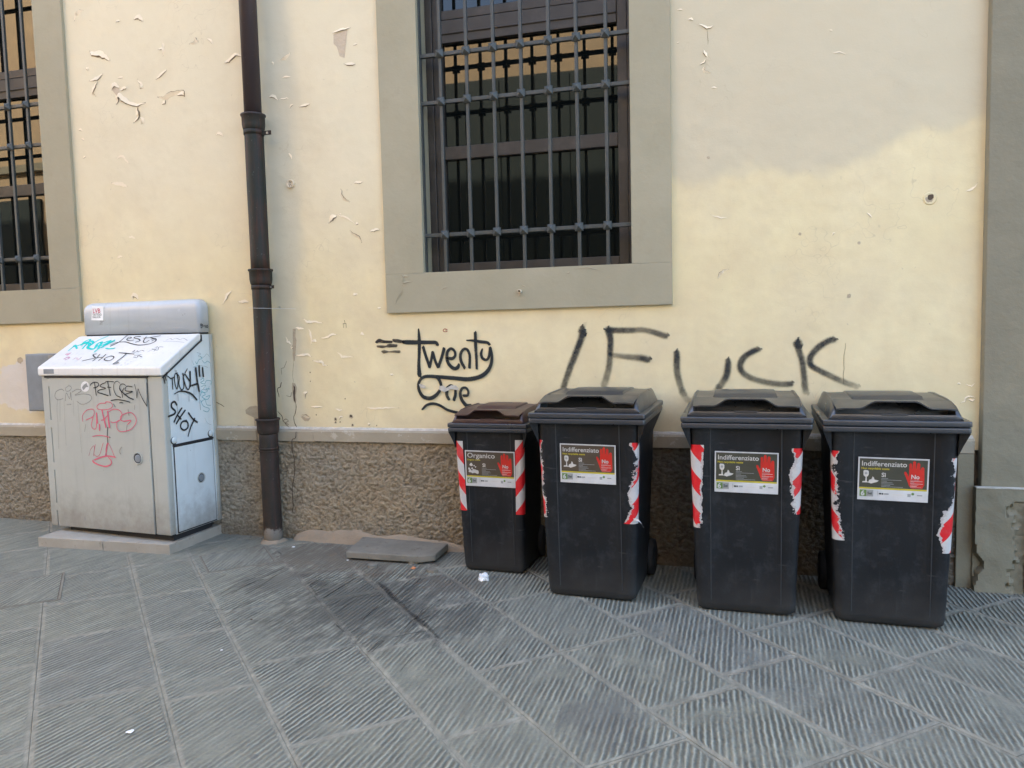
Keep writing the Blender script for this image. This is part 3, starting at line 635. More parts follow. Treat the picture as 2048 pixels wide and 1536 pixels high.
# ------------------------------------------------------------------ flaking paint, chips and cracks, traced then laid on the wall
def flake(pts, wd, up=1, lift=.010, chip=.35, y=0., mat=None):
    """a curled edge of paint: free edge lifted off the wall, root flush; chip = bare strip shown beyond it (fraction of width)"""
    P = []
    for a_, b_ in zip(pts, pts[1:]):
        for q_ in range(4): t_ = q_/4; P.append(Vector((a_[0]+(b_[0]-a_[0])*t_+random.uniform(-.7, .7), a_[1]+(b_[1]-a_[1])*t_+random.uniform(-.7, .7), 0)))
    P.append(Vector((*pts[-1], 0))); lift *= .9; wd *= 1.15; chip = min(chip, .5)*.55
    Q = [W(p.x, p.y, y) for p in P]; n = len(Q); V = []; F = []; mi = []
    m = (W(pts[0][0]+4, pts[0][1])-W(*pts[0][:2])).length/4; w_ = wd*m
    for i, q in enumerate(Q):
        t = (Q[min(n-1, i+1)]-Q[max(0, i-1)]).normalized(); s = Vector((-t.z, 0, t.x))*up
        f = sin(pi*(i+.25)/(n-.5)); f = max(.05, f)*(.8+.35*noise.noise(q*31)); jz = Vector((noise.noise(q*70), 0, noise.noise(q*70+Vector((5, 5, 5)))))*.0035
        e = q+jz
        V += [e+Vector((0, -.0006-lift*f, 0)), e+s*(w_*f*.35)+Vector((0, -.0006-lift*f*.6, 0)), e+s*w_*f+Vector((0, -.0008, 0)), e+Vector((0, -.0022-lift*f+.003, 0)), e-s*(w_*chip*f)+Vector((0, -.0007, 0)), e+s*w_*.2+Vector((0, -.0007, 0))]
    for i in range(n-1):
        a, b_ = i*6, (i+1)*6
        F += [(a, b_, b_+1, a+1), (a+1, b_+1, b_+2, a+2), (a+4, a+5, b_+5, b_+4)]; mi += [0, 0, 1]
    o = mesh('paint_flake', V, F, [mat or M['flake'], M['chipdark']], bld, True, mi=mi); return o
def fl(ox, oy, s, lst, **k):
    for it in lst:
        pts = [(ox+x/s, oy+y/s) for x, y in it[0]]; flake(pts, it[1], *it[2:], **k)
fl(0, 0, 2.328, [([(415, 240), (430, 258), (465, 262), (490, 272), (512, 285)], 9, 1, .012, .8), ([(345, 98), (350, 62), (370, 48), (388, 46)], 6, -1, .006, .3),
    ([(622, 92), (645, 85), (665, 102)], 7, 1, .008, .5), ([(415, 380), (455, 374), (482, 345)], 6, 1, .007, .3), ([(455, 375), (445, 405), (430, 435), (448, 446)], 5, -1, .007, .4),
    ([(522, 420), (535, 402), (556, 410)], 8, 1, .010, 1.0), ([(556, 425), (575, 418), (592, 410)], 6, 1, .007, .3), ([(543, 490), (552, 470), (550, 450), (570, 468), (600, 488), (640, 495), (680, 480)], 8, 1, .013, .7),
    ([(640, 495), (645, 520), (650, 545), (622, 575)], 7, -1, .012, .7), ([(650, 545), (662, 560), (655, 578)], 6, 1, .008, .6), ([(735, 450), (765, 452), (790, 432), (820, 426), (856, 418)], 8, -1, .012, .5),
    ([(856, 420), (860, 445), (820, 440)], 7, -1, .009, .6), ([(752, 487), (768, 485), (772, 460)], 6, 1, .006, .4), ([(728, 372), (755, 350), (778, 322)], 6, 1, .007, .3), ([(640, 372), (655, 395), (652, 412), (668, 410)], 5, 1, .007, .5),
    ([(735, 232), (755, 230), (758, 262)], 5, 1, .006, .4), ([(755, 198), (760, 230)], 4, 1, .005, .3), ([(880, 203), (905, 195), (912, 178), (925, 195)], 5, -1, .007, .5), ([(965, 180), (990, 205)], 4, 1, .005, .3),
    ([(1048, 295), (1070, 285), (1100, 258), (1138, 265)], 6, 1, .008, .4), ([(540, 105), (560, 97)], 4, 1, .005, .2), ([(400, 312), (408, 330)], 5, 1, .006, .6), ([(550, 365), (572, 362)], 4, 1, .004, .2),
    ([(365, 605), (385, 612)], 4, 1, .004, .4), ([(378, 645), (392, 655)], 4, 1, .004, .4), ([(388, 740), (400, 728)], 4, 1, .004, .3), ([(1005, 630), (1022, 625), (1040, 636)], 5, 1, .004, .15), ([(520, 855), (560, 868), (592, 872)], 8, 1, .003, .02), ([(540, 740), (570, 732), (600, 765)], 5, 1, .003, .02),
    ([(620, 1395), (622, 1378), (645, 1395)], 7, 1, .006, .8), ([(1040, 1420), (1060, 1380), (1082, 1352)], 5, 1, .005, .1), ([(1110, 1405), (1130, 1412), (1160, 1405)], 6, 1, .005, .1), ([(600, 1105), (630, 1112)], 5, 1, .003, .02), ([(545, 1205), (570, 1195)], 4, 1, .002, .02)])
fl(440, 0, 2.4, [([(22, 300), (45, 298), (75, 265)], 5, 1, .007, .4), ([(290, 288), (315, 270), (335, 252)], 6, -1, .008, .4), ([(540, 160), (580, 150), (628, 135)], 5, 1, .011, .15), ([(250, 295), (255, 312)], 4, 1, .006, .6),
    ([(300, 375), (340, 372)], 4, 1, .005, .3), ([(232, 468), (255, 466), (278, 482)], 5, 1, .006, .5), ([(285, 478), (330, 474)], 3, 1, .004, .2), ([(335, 520), (352, 500)], 4, 1, .005, .3), ([(380, 515), (410, 510), (434, 500)], 5, 1, .007, .6),
    ([(595, 308), (625, 314), (652, 310)], 6, 1, .008, .6), ([(640, 220), (662, 212)], 3, 1, .004, .3), ([(330, 735), (342, 765)], 4, 1, .005, .4), ([(640, 878), (668, 882), (688, 874)], 5, 1, .006, .4), ([(580, 905), (588, 940), (600, 955), (625, 968)], 5, -1, .007, .6),
    ([(522, 1072), (545, 1048), (562, 1036)], 8, 1, .008, .8), ([(572, 1028), (580, 1030)], 4, 1, .004, .3), ([(625, 1105), (640, 1122), (668, 1132), (682, 1165)], 5, -1, .008, .6), ([(650, 1078), (664, 1075)], 4, 1, .005, .4), ([(720, 1112), (745, 1108), (768, 1100)], 5, 1, .007, .4),
    ([(640, 1420), (665, 1412)], 4, 1, .004, .1), ([(560, 1030), (600, 1045), (650, 1075)], 3, 1, .003, .05)])
fl(530, 560, 4.956, [([(375, 380), (420, 432), (490, 420), (575, 432)], 5, 1, .006, .1), ([(305, 470), (340, 492), (390, 485)], 5, 1, .008, .1), ([(430, 480), (450, 560), (455, 640)], 4, 1, .003, .05), ([(305, 750), (360, 755), (420, 745), (465, 765)], 5, 1, .006, .1),
    ([(470, 800), (530, 822), (560, 820), (580, 852), (620, 850)], 5, 1, .006, .1), ([(455, 605), (500, 612), (520, 608)], 5, 1, .005, .05), ([(545, 580), (620, 578), (670, 548), (715, 545)], 4, 1, .005, .1), ([(940, 535), (980, 548)], 5, 1, .006, .1),
    ([(870, 155), (905, 145)], 4, 1, .005, .1), ([(1115, 285), (1150, 280)], 3, 1, .005, .3), ([(720, 715), (760, 770), (880, 765)], 4, 1, .003, .03), ([(1240, 935), (1272, 942)], 3, 1, .005, .6), ([(205, 560), (220, 620), (268, 638)], 4, 1, .004, .3), ([(250, 675), (272, 680), (268, 640)], 4, 1, .006, .5),
    ([(400, 1175), (402, 1130), (425, 1110)], 5, 1, .006, .6), ([(455, 1258), (500, 1265), (580, 1258)], 3, 1, .005, .7), ([(690, 1275), (740, 1300), (770, 1292)], 4, 1, .005, .2), ([(360, 1340), (410, 1338), (450, 1365)], 6, -1, .007, .5), ([(1000, 1262), (1060, 1280), (1200, 1272), (1330, 1270)], 3, 1, .003, .1), ([(1020, 1440), (1042, 1425)], 4, 1, .005, .8), ([(735, 1385), (750, 1362), (775, 1358)], 3, 1, .005, .6)])
fl(1300, 0, 2.743, [([(265, 130), (312, 160), (350, 145)], 5, 1, .008, .4), ([(210, 108), (240, 112)], 4, 1, .005, .2), ([(290, 270), (300, 300), (315, 315)], 5, 1, .008, .5), ([(270, 355), (302, 345), (310, 320)], 4, 1, .008, .7), ([(295, 365), (300, 390), (340, 400)], 4, -1, .005, .4), ([(335, 482), (370, 484)], 4, 1, .005, .1),
    ([(1000, 290), (1040, 288), (1075, 302)], 3, 1, .004, .2), ([(985, 165), (1000, 172)], 3, 1, .004, .3), ([(330, 1180), (380, 1198), (425, 1198)], 3, 1, .003, .1), ([(1185, 1168), (1218, 1195)], 4, 1, .005, .4), ([(372, 1530), (380, 1500), (400, 1482), (432, 1476)], 5, -1, .006, .4), ([(1730, 1050), (1770, 1045), (1800, 1005)], 5, 1, .004, .1), ([(1000, 1292), (1015, 1280)], 3, 1, .004, .9), ([(150, 55), (180, 58)], 3, 1, .004, .2), ([(145, 238), (160, 232)], 3, 1, .004, .3)])
fl(1600, 760, 5.689, [([(1820, 268), (1870, 245), (1895, 205), (1940, 190), (2000, 205)], 4, 1, .006, .5), ([(1900, 225), (1960, 240), (1995, 222)], 4, 1, .004, .3), ([(1780, 42), (1830, 48)], 3, 1, .004, .4), ([(1885, 50), (1950, 75), (1990, 40)], 3, 1, .004, .3)])
fl(740, 0, 2.4, [([(148, 1318), (160, 1330), (188, 1325)], 4, 1, .006, .6), ([(160, 1330), (158, 1358), (205, 1350)], 4, 1, .006, .4), ([(155, 1370), (155, 1400), (135, 1425), (122, 1460)], 3, 1, .005, .5), ([(345, 1390), (372, 1375)], 3, 1, .004, .5), ([(980, 1290), (1060, 1285), (1105, 1300)], 2, 1, .003, .5), ([(945, 1315), (960, 1305)], 3, 1, .003, .5), ([(730, 1370), (745, 1378)], 3, 1, .004, .5)], y=-.024, mat=M['greyworn'])
def patch(name, pts, mat, y=-.0014, k=1):
    P = [W(a, b_, 0) for a, b_ in pts]; P = [Vector((p.x, y, p.z)) for p in P]
    return mesh(name, P, [tuple(range(len(P)))], mat, bld)
def pz(ox, oy, s, pts): return [(ox+x/s, oy+y/s) for x, y in pts]
patch('bare_plaster_patch', pz(440, 0, 2.4, [(545, 165), (612, 142), (605, 205), (598, 278), (575, 270), (562, 225), (546, 212)]), M['chipc'])
patch('bare_plaster_patch', pz(0, 0, 2.328, [(522, 418), (535, 405), (556, 412), (556, 445), (545, 448)]), M['chipc'])
patch('bare_plaster_patch', pz(530, 560, 4.956, [(275, 485), (305, 484), (303, 560), (313, 600), (305, 700), (298, 800), (282, 806), (275, 740), (278, 600)]), M['bare'])
patch('bare_plaster_patch', pz(430, 780, 4.096, [(250, 165), (285, 135), (340, 128), (372, 150), (372, 290), (325, 300), (318, 225), (290, 210), (255, 195)]), M['bare'])
patch('bare_plaster_patch', pz(530, 560, 4.956, [(358, 1362), (385, 1338), (432, 1345), (452, 1368), (430, 1400), (395, 1398)]), M['bare'])
patch('crack_mouth', pz(530, 560, 4.956, [(272, 1015), (300, 1025), (318, 1070), (308, 1140), (312, 1190), (304, 1226), (285, 1200), (272, 1120), (268, 1060)]), M['bare'])
patch('crack_mouth', pz(530, 560, 4.956, [(284, 1042), (300, 1060), (302, 1100), (298, 1150), (306, 1222), (286, 1190), (280, 1110), (286, 1080)]), M['crack'], -.0022)
for (x, y, r) in ((852, 1352, 20), (700, 1382, 17), (700, 1412, 12), (868, 1440, 13), (745, 1408, 8), (1032, 1436, 9), (508, 1338, 7), (448, 918, 7), (450, 1005, 6), (795, 1178, 7), (1108, 1444, 7)):
    p = W(530+x/4.956, 560+y/4.956); blob('pockmark', (p.x, p.z), r/4.956*.0029*1.15, M['bare'], y=-.0013); blob('pockmark_hole', (p.x+.001, p.z+.002), r/4.956*.0029*.65, M['crack'], y=-.0020)
for (x, y, r) in ((1417, 315, 3), (1718, 486, 3), (1600, 468, 3), (40, 720, 9), (1698, 592, 4), (893, 660, 3)):
    p = W(x, y); blob('pockmark', (p.x, p.z), r*.0026, M['bare'], y=-.0015)
def crack(ox, oy, s, pts, wd, y=0., name='crack'):
    P = catmull([Vector((ox+a/s, oy+b_/s, 0)) for a, b_ in pts], 4); Q = [W(p.x, p.y, y) for p in P]; V = []; F = []
    for i, q in enumerate(Q):
        t = (Q[min(len(Q)-1, i+1)]-Q[max(0, i-1)]).normalized(); s_ = Vector((-t.z, 0, t.x)); ww = wd*.0027*(.55+.6*abs(noise.noise(q*60)))*(.4 if i in (0, len(Q)-1) else 1)
        q = q+Vector((noise.noise(q*45)*.005, -.0012, noise.noise(q*45+Vector((3, 3, 3)))*.003)); V += [q+s_*ww, q-s_*ww]
    for i in range(len(Q)-1): F.append((i*2, i*2+2, i*2+3, i*2+1))
    return mesh(name, V, F, M['crack'], bld)
crack(530, 560, 4.956, [(306, 1222), (308, 1290), (288, 1350), (292, 1410), (325, 1470)], 1.1)
crack(530, 560, 4.956, [(282, 805), (280, 900), (275, 960), (285, 1015)], .35)
crack(530, 560, 4.956, [(215, 800), (190, 865), (160, 880), (168, 940)], .7)
crack(530, 560, 4.956, [(165, 1010), (150, 1060), (125, 1080), (140, 1160)], 1.4)
crack(530, 560, 4.956, [(210, 1145), (255, 1155), (268, 1110)], .7)
crack(530, 560, 4.956, [(125, 1300), (165, 1345), (185, 1400), (240, 1460)], 1.1); crack(530, 560, 4.956, [(180, 1400), (205, 1378), (235, 1400), (205, 1415), (235, 1430)], .9)
crack(430, 780, 4.096, [(668, 340), (655, 395), (630, 410), (632, 480), (650, 575), (655, 680), (635, 800), (640, 960), (640, 1000)], 1.3, -.0325)
crack(430, 780, 4.096, [(10, 100), (50, 118), (75, 140)], 1.2); crack(430, 780, 4.096, [(185, 292), (245, 296)], 1.0)
crack(1300, 0, 2.743, [(315, 165), (318, 245)], .5); crack(1420, 650, 6.4, [(1730, 230), (1722, 340), (1712, 560), (1706, 760)], .45)
crack(0, 0, 2.328, [(640, 497), (645, 540)], .9); crack(0, 0, 2.328, [(556, 445), (548, 468), (545, 488)], 1.0)
box('thread_hook', (-2.735, -.012, 1.545), (-2.73, 0, 1.55), M['galv'], bld)

# ------------------------------------------------------------------ cement skirting and street level details
def skirting():
    V = []; F = []; n = 60
    for i in range(n+1):
        x = -2.70+(-1.50+2.70)*i/n; f = sin(pi*i/n)**.35; h = (.085+.025*noise.noise(Vector((x*6, 0, 0))))*f*(1.0 if x < -2.2 else .8); g = gz(x, -.06)
        wv = .028+.006*noise.noise(Vector((x*11, 3, 0)))
        V += [(x, -.012, g+h+.004), (x, -wv, g+h*.9), (x, -wv-.004, g+h*.4), (x, -wv-.02*f-.006, g-.004)]
    for i in range(n):
        for k in range(3): F.append((i*4+k+1, i*4+4+k+1, i*4+4+k, i*4+k))
    mesh('cement_skirting', V, [f[::-1] for f in F], M['cement'], bld, True)
skirting()
box('adjoining_wall', (1.83, -.03, -.2), (XR, .0, .0), M['pil'], bld)

# opposite side of the lane (seen in the window panes; it closes the lane)
opp = thing('building', 'low ochre house across the lane, mirrored in the window panes', 'building', (0, -8.2, 0))
HO = 6.5
box('wall', (-22, -9, -1), (2.6, 0, HO), M['ochre'], opp); box('eaves', (-22.3, -9.2, HO), (2.7, .10, HO+.08), M['ochre'], opp); box('roof', (-22.2, -9, HO+.08), (2.7, .14, HO+.2), M['roof'], opp)
for i, x in enumerate((-14, -9.5, -5, -.4)):
    box('window_shutter', (x-.6, -.0, 2.2), (x-.02, .05, 4.2), M['shut'], opp); box('window_shutter', (x+.02, 0, 2.2), (x+.6, .05, 4.2), M['shut'], opp); box('window_sill', (x-.75, 0, 2.08), (x+.75, .14, 2.19), M['grey'], opp)
for x in (-7.2, 1.5): box('door', (x-.6, 0, -.1), (x+.6, .04, 2.4), M['oprl'], opp)
box('added_wing', (-22, -9, HO+.25), (-10.5, -.05, 9.6), M['ochre'], opp)  # added block: keeps sky out of the left panes, returns warm light
box('string_course', (-22, 0, 4.75), (2.6, .08, 4.9), M['grey'], opp)

box('added_dark_panel', (-6.6, .0, 2.0), (-.7, .12, 5.55), M['shut'], opp, .01)  # dark panel added so the window panes mirror something dark
for i in range(9): box('added_panel_slat', (-6.35+.6*i, .12, 2.05), (-6.0+.6*i, .14, 5.5), M['shut'], opp)
# ------------------------------------------------------------------ downpipe
PX_, PY_ = -2.805, -.088
dp = thing('downpipe', 'dark rusty iron downpipe with socket collars, running down the wall', 'downpipe', (PX_, PY_, 0))
def ptube(name, z0, z1, r, bulge=0):
    n = 28; L = []
    for i in range(9):
        z = z0+(z1-z0)*i/8; L.append([((r+.0012*noise.noise(Vector((cos(2*pi*j/n)*2, sin(2*pi*j/n)*2, z*3))))*cos(2*pi*j/n), (r+.0012*noise.noise(Vector((cos(2*pi*j/n)*2, sin(2*pi*j/n)*2, z*3))))*sin(2*pi*j/n), z) for j in range(n)])
    return loft(name, L, M['pipe'], dp)
ptube('pipe_section', 2.70, HB-.1, .0535); ptube('pipe_section', 1.745, 2.705, .058); ptube('pipe_section', .80, 1.75, .0575); ptube('pipe_section', gz(PX_, PY_)-.02, .81, .0585)
for z in (2.735, 1.782, .835):
    lathe('collar', [(.060, -.095), (.066, -.085), (.070, -.06), (.0705, -.012), (.076, -.008), (.0775, 0), (.074, .004), (.058, .0045)], M['pipe'], dp, 28, 'z', (0, 0, z))
def ring(name, z, h, r, tab=0):
    lathe(name, [(r-.004, -h/2), (r, -h/2), (r, h/2), (r-.004, h/2)], M['pipe'], dp, 28, 'z', (0, 0, z))
ring('clamp', 2.628, .030, .0625); ring('clamp', 1.672, .026, .0625); ring('clamp', .648, .012, .0635); ring('clamp', .630, .004, .065)
box('bracket_arm', (.055, -.01, 2.606), (.125, -.004, 2.632), M['pipe'], dp, .001); box('bracket_bolt', (.098, -.02, 2.61), (.108, .0, 2.622), M['galv'], dp); box('bracket_arm', (.055, -.01, 1.662), (.095, -.004, 1.682), M['pipe'], dp, .001); box('bracket_bolt', (.072, -.018, 1.667), (.080, .0, 1.676), M['galv'], dp)
g0 = gz(PX_, PY_)
L = []
for r, z in ((.085, -.01), (.080, .004), (.070, .010), (.062, .018), (.058, .020)): L.append([(r*(1+.22*noise.noise(Vector((cos(a)*1.5, sin(a)*1.5, 2))))*cos(a), r*(1+.22*noise.noise(Vector((cos(a)*1.5, sin(a)*1.5, 2))))*sin(a), g0+z) for a in [2*pi*j/24 for j in range(24)]])
loft('mortar_foot', L, M['cement'], dp, cap=False)
wr = catmull([(-.06, -.055, 1.545), (0, -.062, 1.540), (.06, -.05, 1.538), (.12, .02, 1.535), (.19, .075, 1.532)], 5)
loft('wire', [[(p.x, p.y+.0012*cos(a), p.z+.0012*sin(a)) for a in (0, 2.1, 4.2)] for p in wr], M['paper'], dp)

# ------------------------------------------------------------------ meter box on the wall
mb = thing('meter_box', 'small grey steel box fixed to the wall, half hidden by the cabinet', 'meter box', (-4.70, 0, .875))
box('casing', (0, -.10, 0), (.25, 0, .40), M['boxgrey'], mb, .004); box('door', (.008, -.106, .008), (.205, -.1005, .392), M['boxgrey'], mb, .002); box('hinge_strip', (.207, -.108, .01), (.245, -.1005, .39), M['galv'], mb, .001)
box('wall_conduit', (-4.36, -.07, .60), (-4.325, -.01, .79), M['gasket'], None); o = bpy.data.objects['wall_conduit']; tag(o, 'short dark conduit stub beside the left edge of the cabinet', 'conduit')

# ------------------------------------------------------------------ street cabinet
PHI = .086; CW, CDp = 1.005, .437
gc = gz(-3.78, -.25)
cab = thing('utility_cabinet', 'grey utility cabinet with sloping hood, covered in marker tags', 'cabinet', (-3.284, -.454, 0), -PHI)
bpy.context.view_layer.update()
CM = cab.matrix_world.copy()
CN = {'front': (Vector((0, -1, 0)), Vector((0, 0, 0))), 'side': (Vector((1, 0, 0)), Vector((0, 0, 0)))}
# local frame: x from -CW (left) to 0 (right), y 0 (front) to CDp (wall)
ZB, ZH, ZH2, ZR, DR, ZC = .145, 1.138, 1.200, 1.392, .335, 1.615
def cb(name, lo, hi, m='cab', bev=.004): return box(name, lo, hi, M[m], cab, bev)
# body shell
prism('back_shell', [(-.012, .03, ZB), (-.012, CDp, ZB), (-.012, CDp, 1.385), (-.012, DR, 1.385), (-.012, .03, 1.15)], (-CW+.032, 0, 0), M['cab'], cab)
cb('corner_post', (-.118, .0, ZB), (-.0, .05, ZH), 'cab', .010)
cb('hinge_strip', (-CW, .0, ZB+.005), (-CW+.055, .05, ZH), 'cab', .004)
dr = cb('front_door', (-CW+.066, -.004, ZB+.004), (-.124, .028, ZH-.012), 'cab', .003)
cb('door_gasket', (-CW+.05, .010, ZB+.01), (-.115, .031, ZH-.001), 'gasket', 0)
for z in (.25, .52, .80, 1.07): cb('hinge', (-CW+.050, -.003, z), (-CW+.068, .012, z+.05), 'cab', .002)
# side panel with inspection door
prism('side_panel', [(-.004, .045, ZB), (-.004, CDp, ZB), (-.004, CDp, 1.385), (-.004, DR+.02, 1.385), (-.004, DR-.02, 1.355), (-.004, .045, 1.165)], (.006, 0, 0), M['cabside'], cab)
cb('inspection_door', (.003, .062, ZB+.012), (.009, CDp-.045, .690), 'cabside', .002)
cb('inspection_gasket', (.0005, .055, ZB+.004), (.0045, CDp-.038, .700), 'gasket', 0)
cb('gasket_strip', (.004, .050, .696), (.011, CDp-.035, .710), 'gasket', .001)
for y in (.062, CDp-.055):
    lathe('cap_screw', [(.020, .003), (.020, .010), (.017, .013), (.001, .014)], M['cabside'], cab, 20, 'x', (0, y, .735)); lathe('screw_ring', [(.0235, .002), (.0235, .006), (.019, .0065)], M['gasket'], cab, 20, 'x', (0, y, .732))
cb('back_edge', (-.006, CDp-.022, ZB-.0), (.010, CDp+.004, 1.385), 'cab', .004)
def lock(p, ax, r):
    lathe('lock_recess', [(r*1.15, 0), (r*1.12, .004), (r*.98, .0045), (r*.93, -.0), (r*.9, .0005)], M['cab'], cab, 24, ax, p)
    lathe('lock_gap', [(r*.93, .0004), (r*.9, .0012), (.001, .0012)], M['gasket'], cab, 20, ax, p); q = Vector(p)+(Vector((.004, 0, -.002)) if ax == 'y' else Vector((0, 0, 0)))
    lathe('lock_cylinder', [(r*.74, .0012), (r*.72, .0042), (r*.6, .005), (.001, .005)], M['boxgrey'], cab, 20, ax, tuple(q))
lock((-.225, -.0045, .625), 'y', .034); lock((.0092, CDp*.62, .46), 'x', .030)
# hood
def hood():
    ov = .012; x0, x1 = -CW-ov, ov
    pr = [(-.018, ZH+.002), (-.018, ZH2-.008), (-.010, ZH2), (DR-.03, ZR-.006), (DR, ZR-.001)]
    pr2 = [(DR, ZR-.04), (DR-.025, ZR-.052), (.004, ZH+.002)]
    pl = pr+pr2
    V = [(x, y, z) for x in (x0, x1) for y, z in pl]; n = len(pl)
    F = [tuple(range(n)), tuple(range(n, 2*n))[::-1]]+[(i, n+i, n+(i+1) % n, (i+1) % n) for i in range(n)]
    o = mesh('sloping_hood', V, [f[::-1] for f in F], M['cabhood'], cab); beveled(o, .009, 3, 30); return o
hood()
prism('hood_shadow_gap', [(.0025, -.004, ZH-.010), (.0025, .006, ZH-.010), (.0025, DR-.02, ZR-.068), (.0025, DR+.012, ZR-.05), (.0025, DR+.012, ZR-.01), (.0025, DR+.004, ZR-.01), (.0025, DR+.002, ZR-.046), (.0025, DR-.024, ZR-.060), (.0025, .004, ZH-.003)], (.006, 0, 0), M['gasket'], cab)
cb('hood_gasket', (-CW+.03, -.006, ZH-.012), (-.11, .02, ZH+.003), 'gasket', 0)
cb('rating_plate', (-CW+.045, -.0195, ZH+.016), (-CW+.135, -.0175, ZH+.046), 'boxgrey', .0015)
# rounded cap
def cap():
    x0, x1 = -CW+.0, .004; y0, y1 = DR, CDp+.002; z0, z1 = ZR+.006, ZC; L = []
    n = 8
    def loop(ins, z): 
        r = .03; pts = []
        for (cx, cy, a0) in ((x1-r-ins, y0+r+ins*.6, -pi/2), (x1-r-ins, y1-r, 0), (x0+r+ins, y1-r, pi/2), (x0+r+ins, y0+r+ins*.6, pi)):
            for k in range(n+1): a = a0+pi/2*k/n; pts.append((cx+r*cos(a), cy+r*sin(a), z))
        return pts
    rr_ = .062
    L = [loop(0, z0), loop(0, z1-rr_)]
    for k in range(1, 9): a = pi/2*k/8; L.append(loop(rr_*(1-cos(a))*1.0, z1-rr_+rr_*sin(a)))
    return loft('top_cap', L, M['cabcap'], cab)
cap(); cb('cap_gap', (-CW+.02, DR+.01, ZR-.004), (-.01, CDp-.01, ZR+.008), 'gasket', 0)
cb('skirt', (-CW+.115, .045, .07), (-.025, CDp-.05, ZB+.002), 'gasket', 0)
# concrete base in two pieces
cp = thing('concrete_base', 'low pale concrete base slab under the grey cabinet', 'base slab')
def cblock(a, b_, c, d):
    P = [Vector(q) for q in (a, b_, c, d)]; V = [(p.x, p.y, gz(p.x, p.y)-.03) for p in P]+[(p.x, p.y, gz(p.x, p.y)+.062) for p in P]
    o = mesh('base_block', V, [(3, 2, 1, 0), (4, 5, 6, 7), (0, 1, 5, 4), (1, 2, 6, 5), (2, 3, 7, 6), (3, 0, 4, 7)], M['conc'], cp); beveled(o, .004)
cblock((-4.235, -.528), (-3.757, -.504), (-3.757, .0), (-4.235, .0)); cblock((-3.754, -.504), (-3.277, -.482), (-3.247, .0), (-3.754, .0))

# markers and stickers on the cabinet
fn = CM.to_3x3() @ Vector((0, -1, 0)); fo = CM @ Vector((0, -.0045, 0)); sn = CM.to_3x3() @ Vector((1, 0, 0)); so = CM @ Vector((.0045, 0, 0))
hv = Vector((0, DR-.03+.010, ZR-.006-ZH2)); hn_l = Vector((1, 0, 0)).cross(hv).normalized(); hn = CM.to_3x3() @ hn_l; ho = CM @ Vector((0, -.010, ZH2))
co_ = CM @ Vector((0, DR, 0))
pf = lambda x, y: on_plane(x, y, fo, fn); ps = lambda x, y: on_plane(x, y, so, sn); ph_ = lambda x, y: on_plane(x, y, ho, hn); pc = lambda x, y: on_plane(x, y, co_, fn)
z4 = zs(90, 740, 6.983); z5 = zs(310, 700, 7.68); z6 = zs(120, 660, 7.062)
def g_front(name, mat, strokes, lift=.0009): return ribbon(name, z4(*strokes), pf, fn, M[mat], cab, lift)
g_front('marker_tag', 'pmark', [([(635, 215), (650, 190), (690, 170), (740, 180), (750, 210), (720, 240), (680, 250)], 9), ([(695, 180), (705, 260), (718, 350)], 11), ([(850, 175), (790, 200), (775, 230), (850, 255), (760, 280), (740, 310), (800, 330), (885, 358)], (9, 9, 10, 12)),
    ([(850, 160), (900, 158), (960, 165)], 8), ([(878, 165), (895, 250), (915, 355)], 10), ([(875, 238), (925, 245)], 9), ([(1050, 185), (1010, 155), (970, 190), (965, 270), (1000, 350), (1060, 382)], (5, 6, 8, 11)), ([(1130, 215), (1100, 195), (1060, 205), (1045, 260), (1075, 300), (1110, 250)], 8), ([(1050, 255), (1080, 330), (1088, 380)], 9), ([(1060, 285), (1120, 340), (1180, 385), (1240, 410)], 12),
    ([(1225, 235), (1160, 225), (1130, 250), (1135, 290), (1230, 300), (1150, 330), (1120, 350)], 9), ([(1255, 195), (1280, 290), (1290, 390)], (5, 8)), ([(1290, 390), (1308, 260)], 6), ([(1308, 260), (1340, 340), (1385, 430), (1432, 505)], (6, 8, 10)), ([(1432, 505), (1435, 350), (1432, 178)], 9),
    ([(930, 425), (1010, 412), (1110, 425), (1195, 448)], 10), ([(1050, 458), (1075, 452), (1100, 460)], 9)])
g_front('pink_tag', 'ppink', [([(850, 465), (780, 465), (730, 500), (740, 545), (820, 555), (910, 540), (945, 500), (920, 455), (860, 445), (840, 460)], 7), ([(530, 720), (525, 640), (580, 565), (660, 545), (690, 580), (680, 640), (655, 660)], 7), ([(575, 700), (640, 670), (672, 665), (650, 760), (670, 815), (710, 820), (722, 740), (722, 600)], (8, 8, 7, 12)),
    ([(722, 600), (735, 740)], 16), ([(765, 760), (765, 840)], 14), ([(800, 560), (820, 650), (855, 800)], 16), ([(790, 700), (830, 690), (870, 640)], 10), ([(880, 575), (890, 680), (905, 800)], 18), ([(900, 580), (960, 548), (1040, 560), (1080, 620), (1050, 700), (960, 735), (925, 720)], 8),
    ([(1200, 700), (1110, 715), (1060, 690), (1070, 640), (1150, 600), (1220, 600), (1275, 670), (1270, 750), (1200, 830), (1080, 860), (1020, 830), (1005, 750), (1030, 700)], 8), ([(1100, 715), (1205, 705), (1160, 760)], 9), ([(672, 928), (760, 912), (860, 925), (900, 940)], 8)])
g_front('pink_tag', 'ppink', [([(615, 1195), (640, 1110), (690, 1060), (680, 1200)], 6, .5), ([(705, 1040), (690, 1180), (760, 1190), (815, 1020)], 7, .6), ([(860, 1200), (855, 1100), (880, 1020), (930, 1100), (975, 1215)], (14, 10, 6, 8), .8), ([(880, 1020), (850, 1190)], 14, .7),
    ([(695, 1255), (780, 1220), (880, 1200), (985, 1218)], (12, 14, 12)), ([(672, 1265), (690, 1290), (760, 1325), (850, 1345), (920, 1320), (930, 1270), (890, 1220)], (18, 12, 12, 8))], .0011)
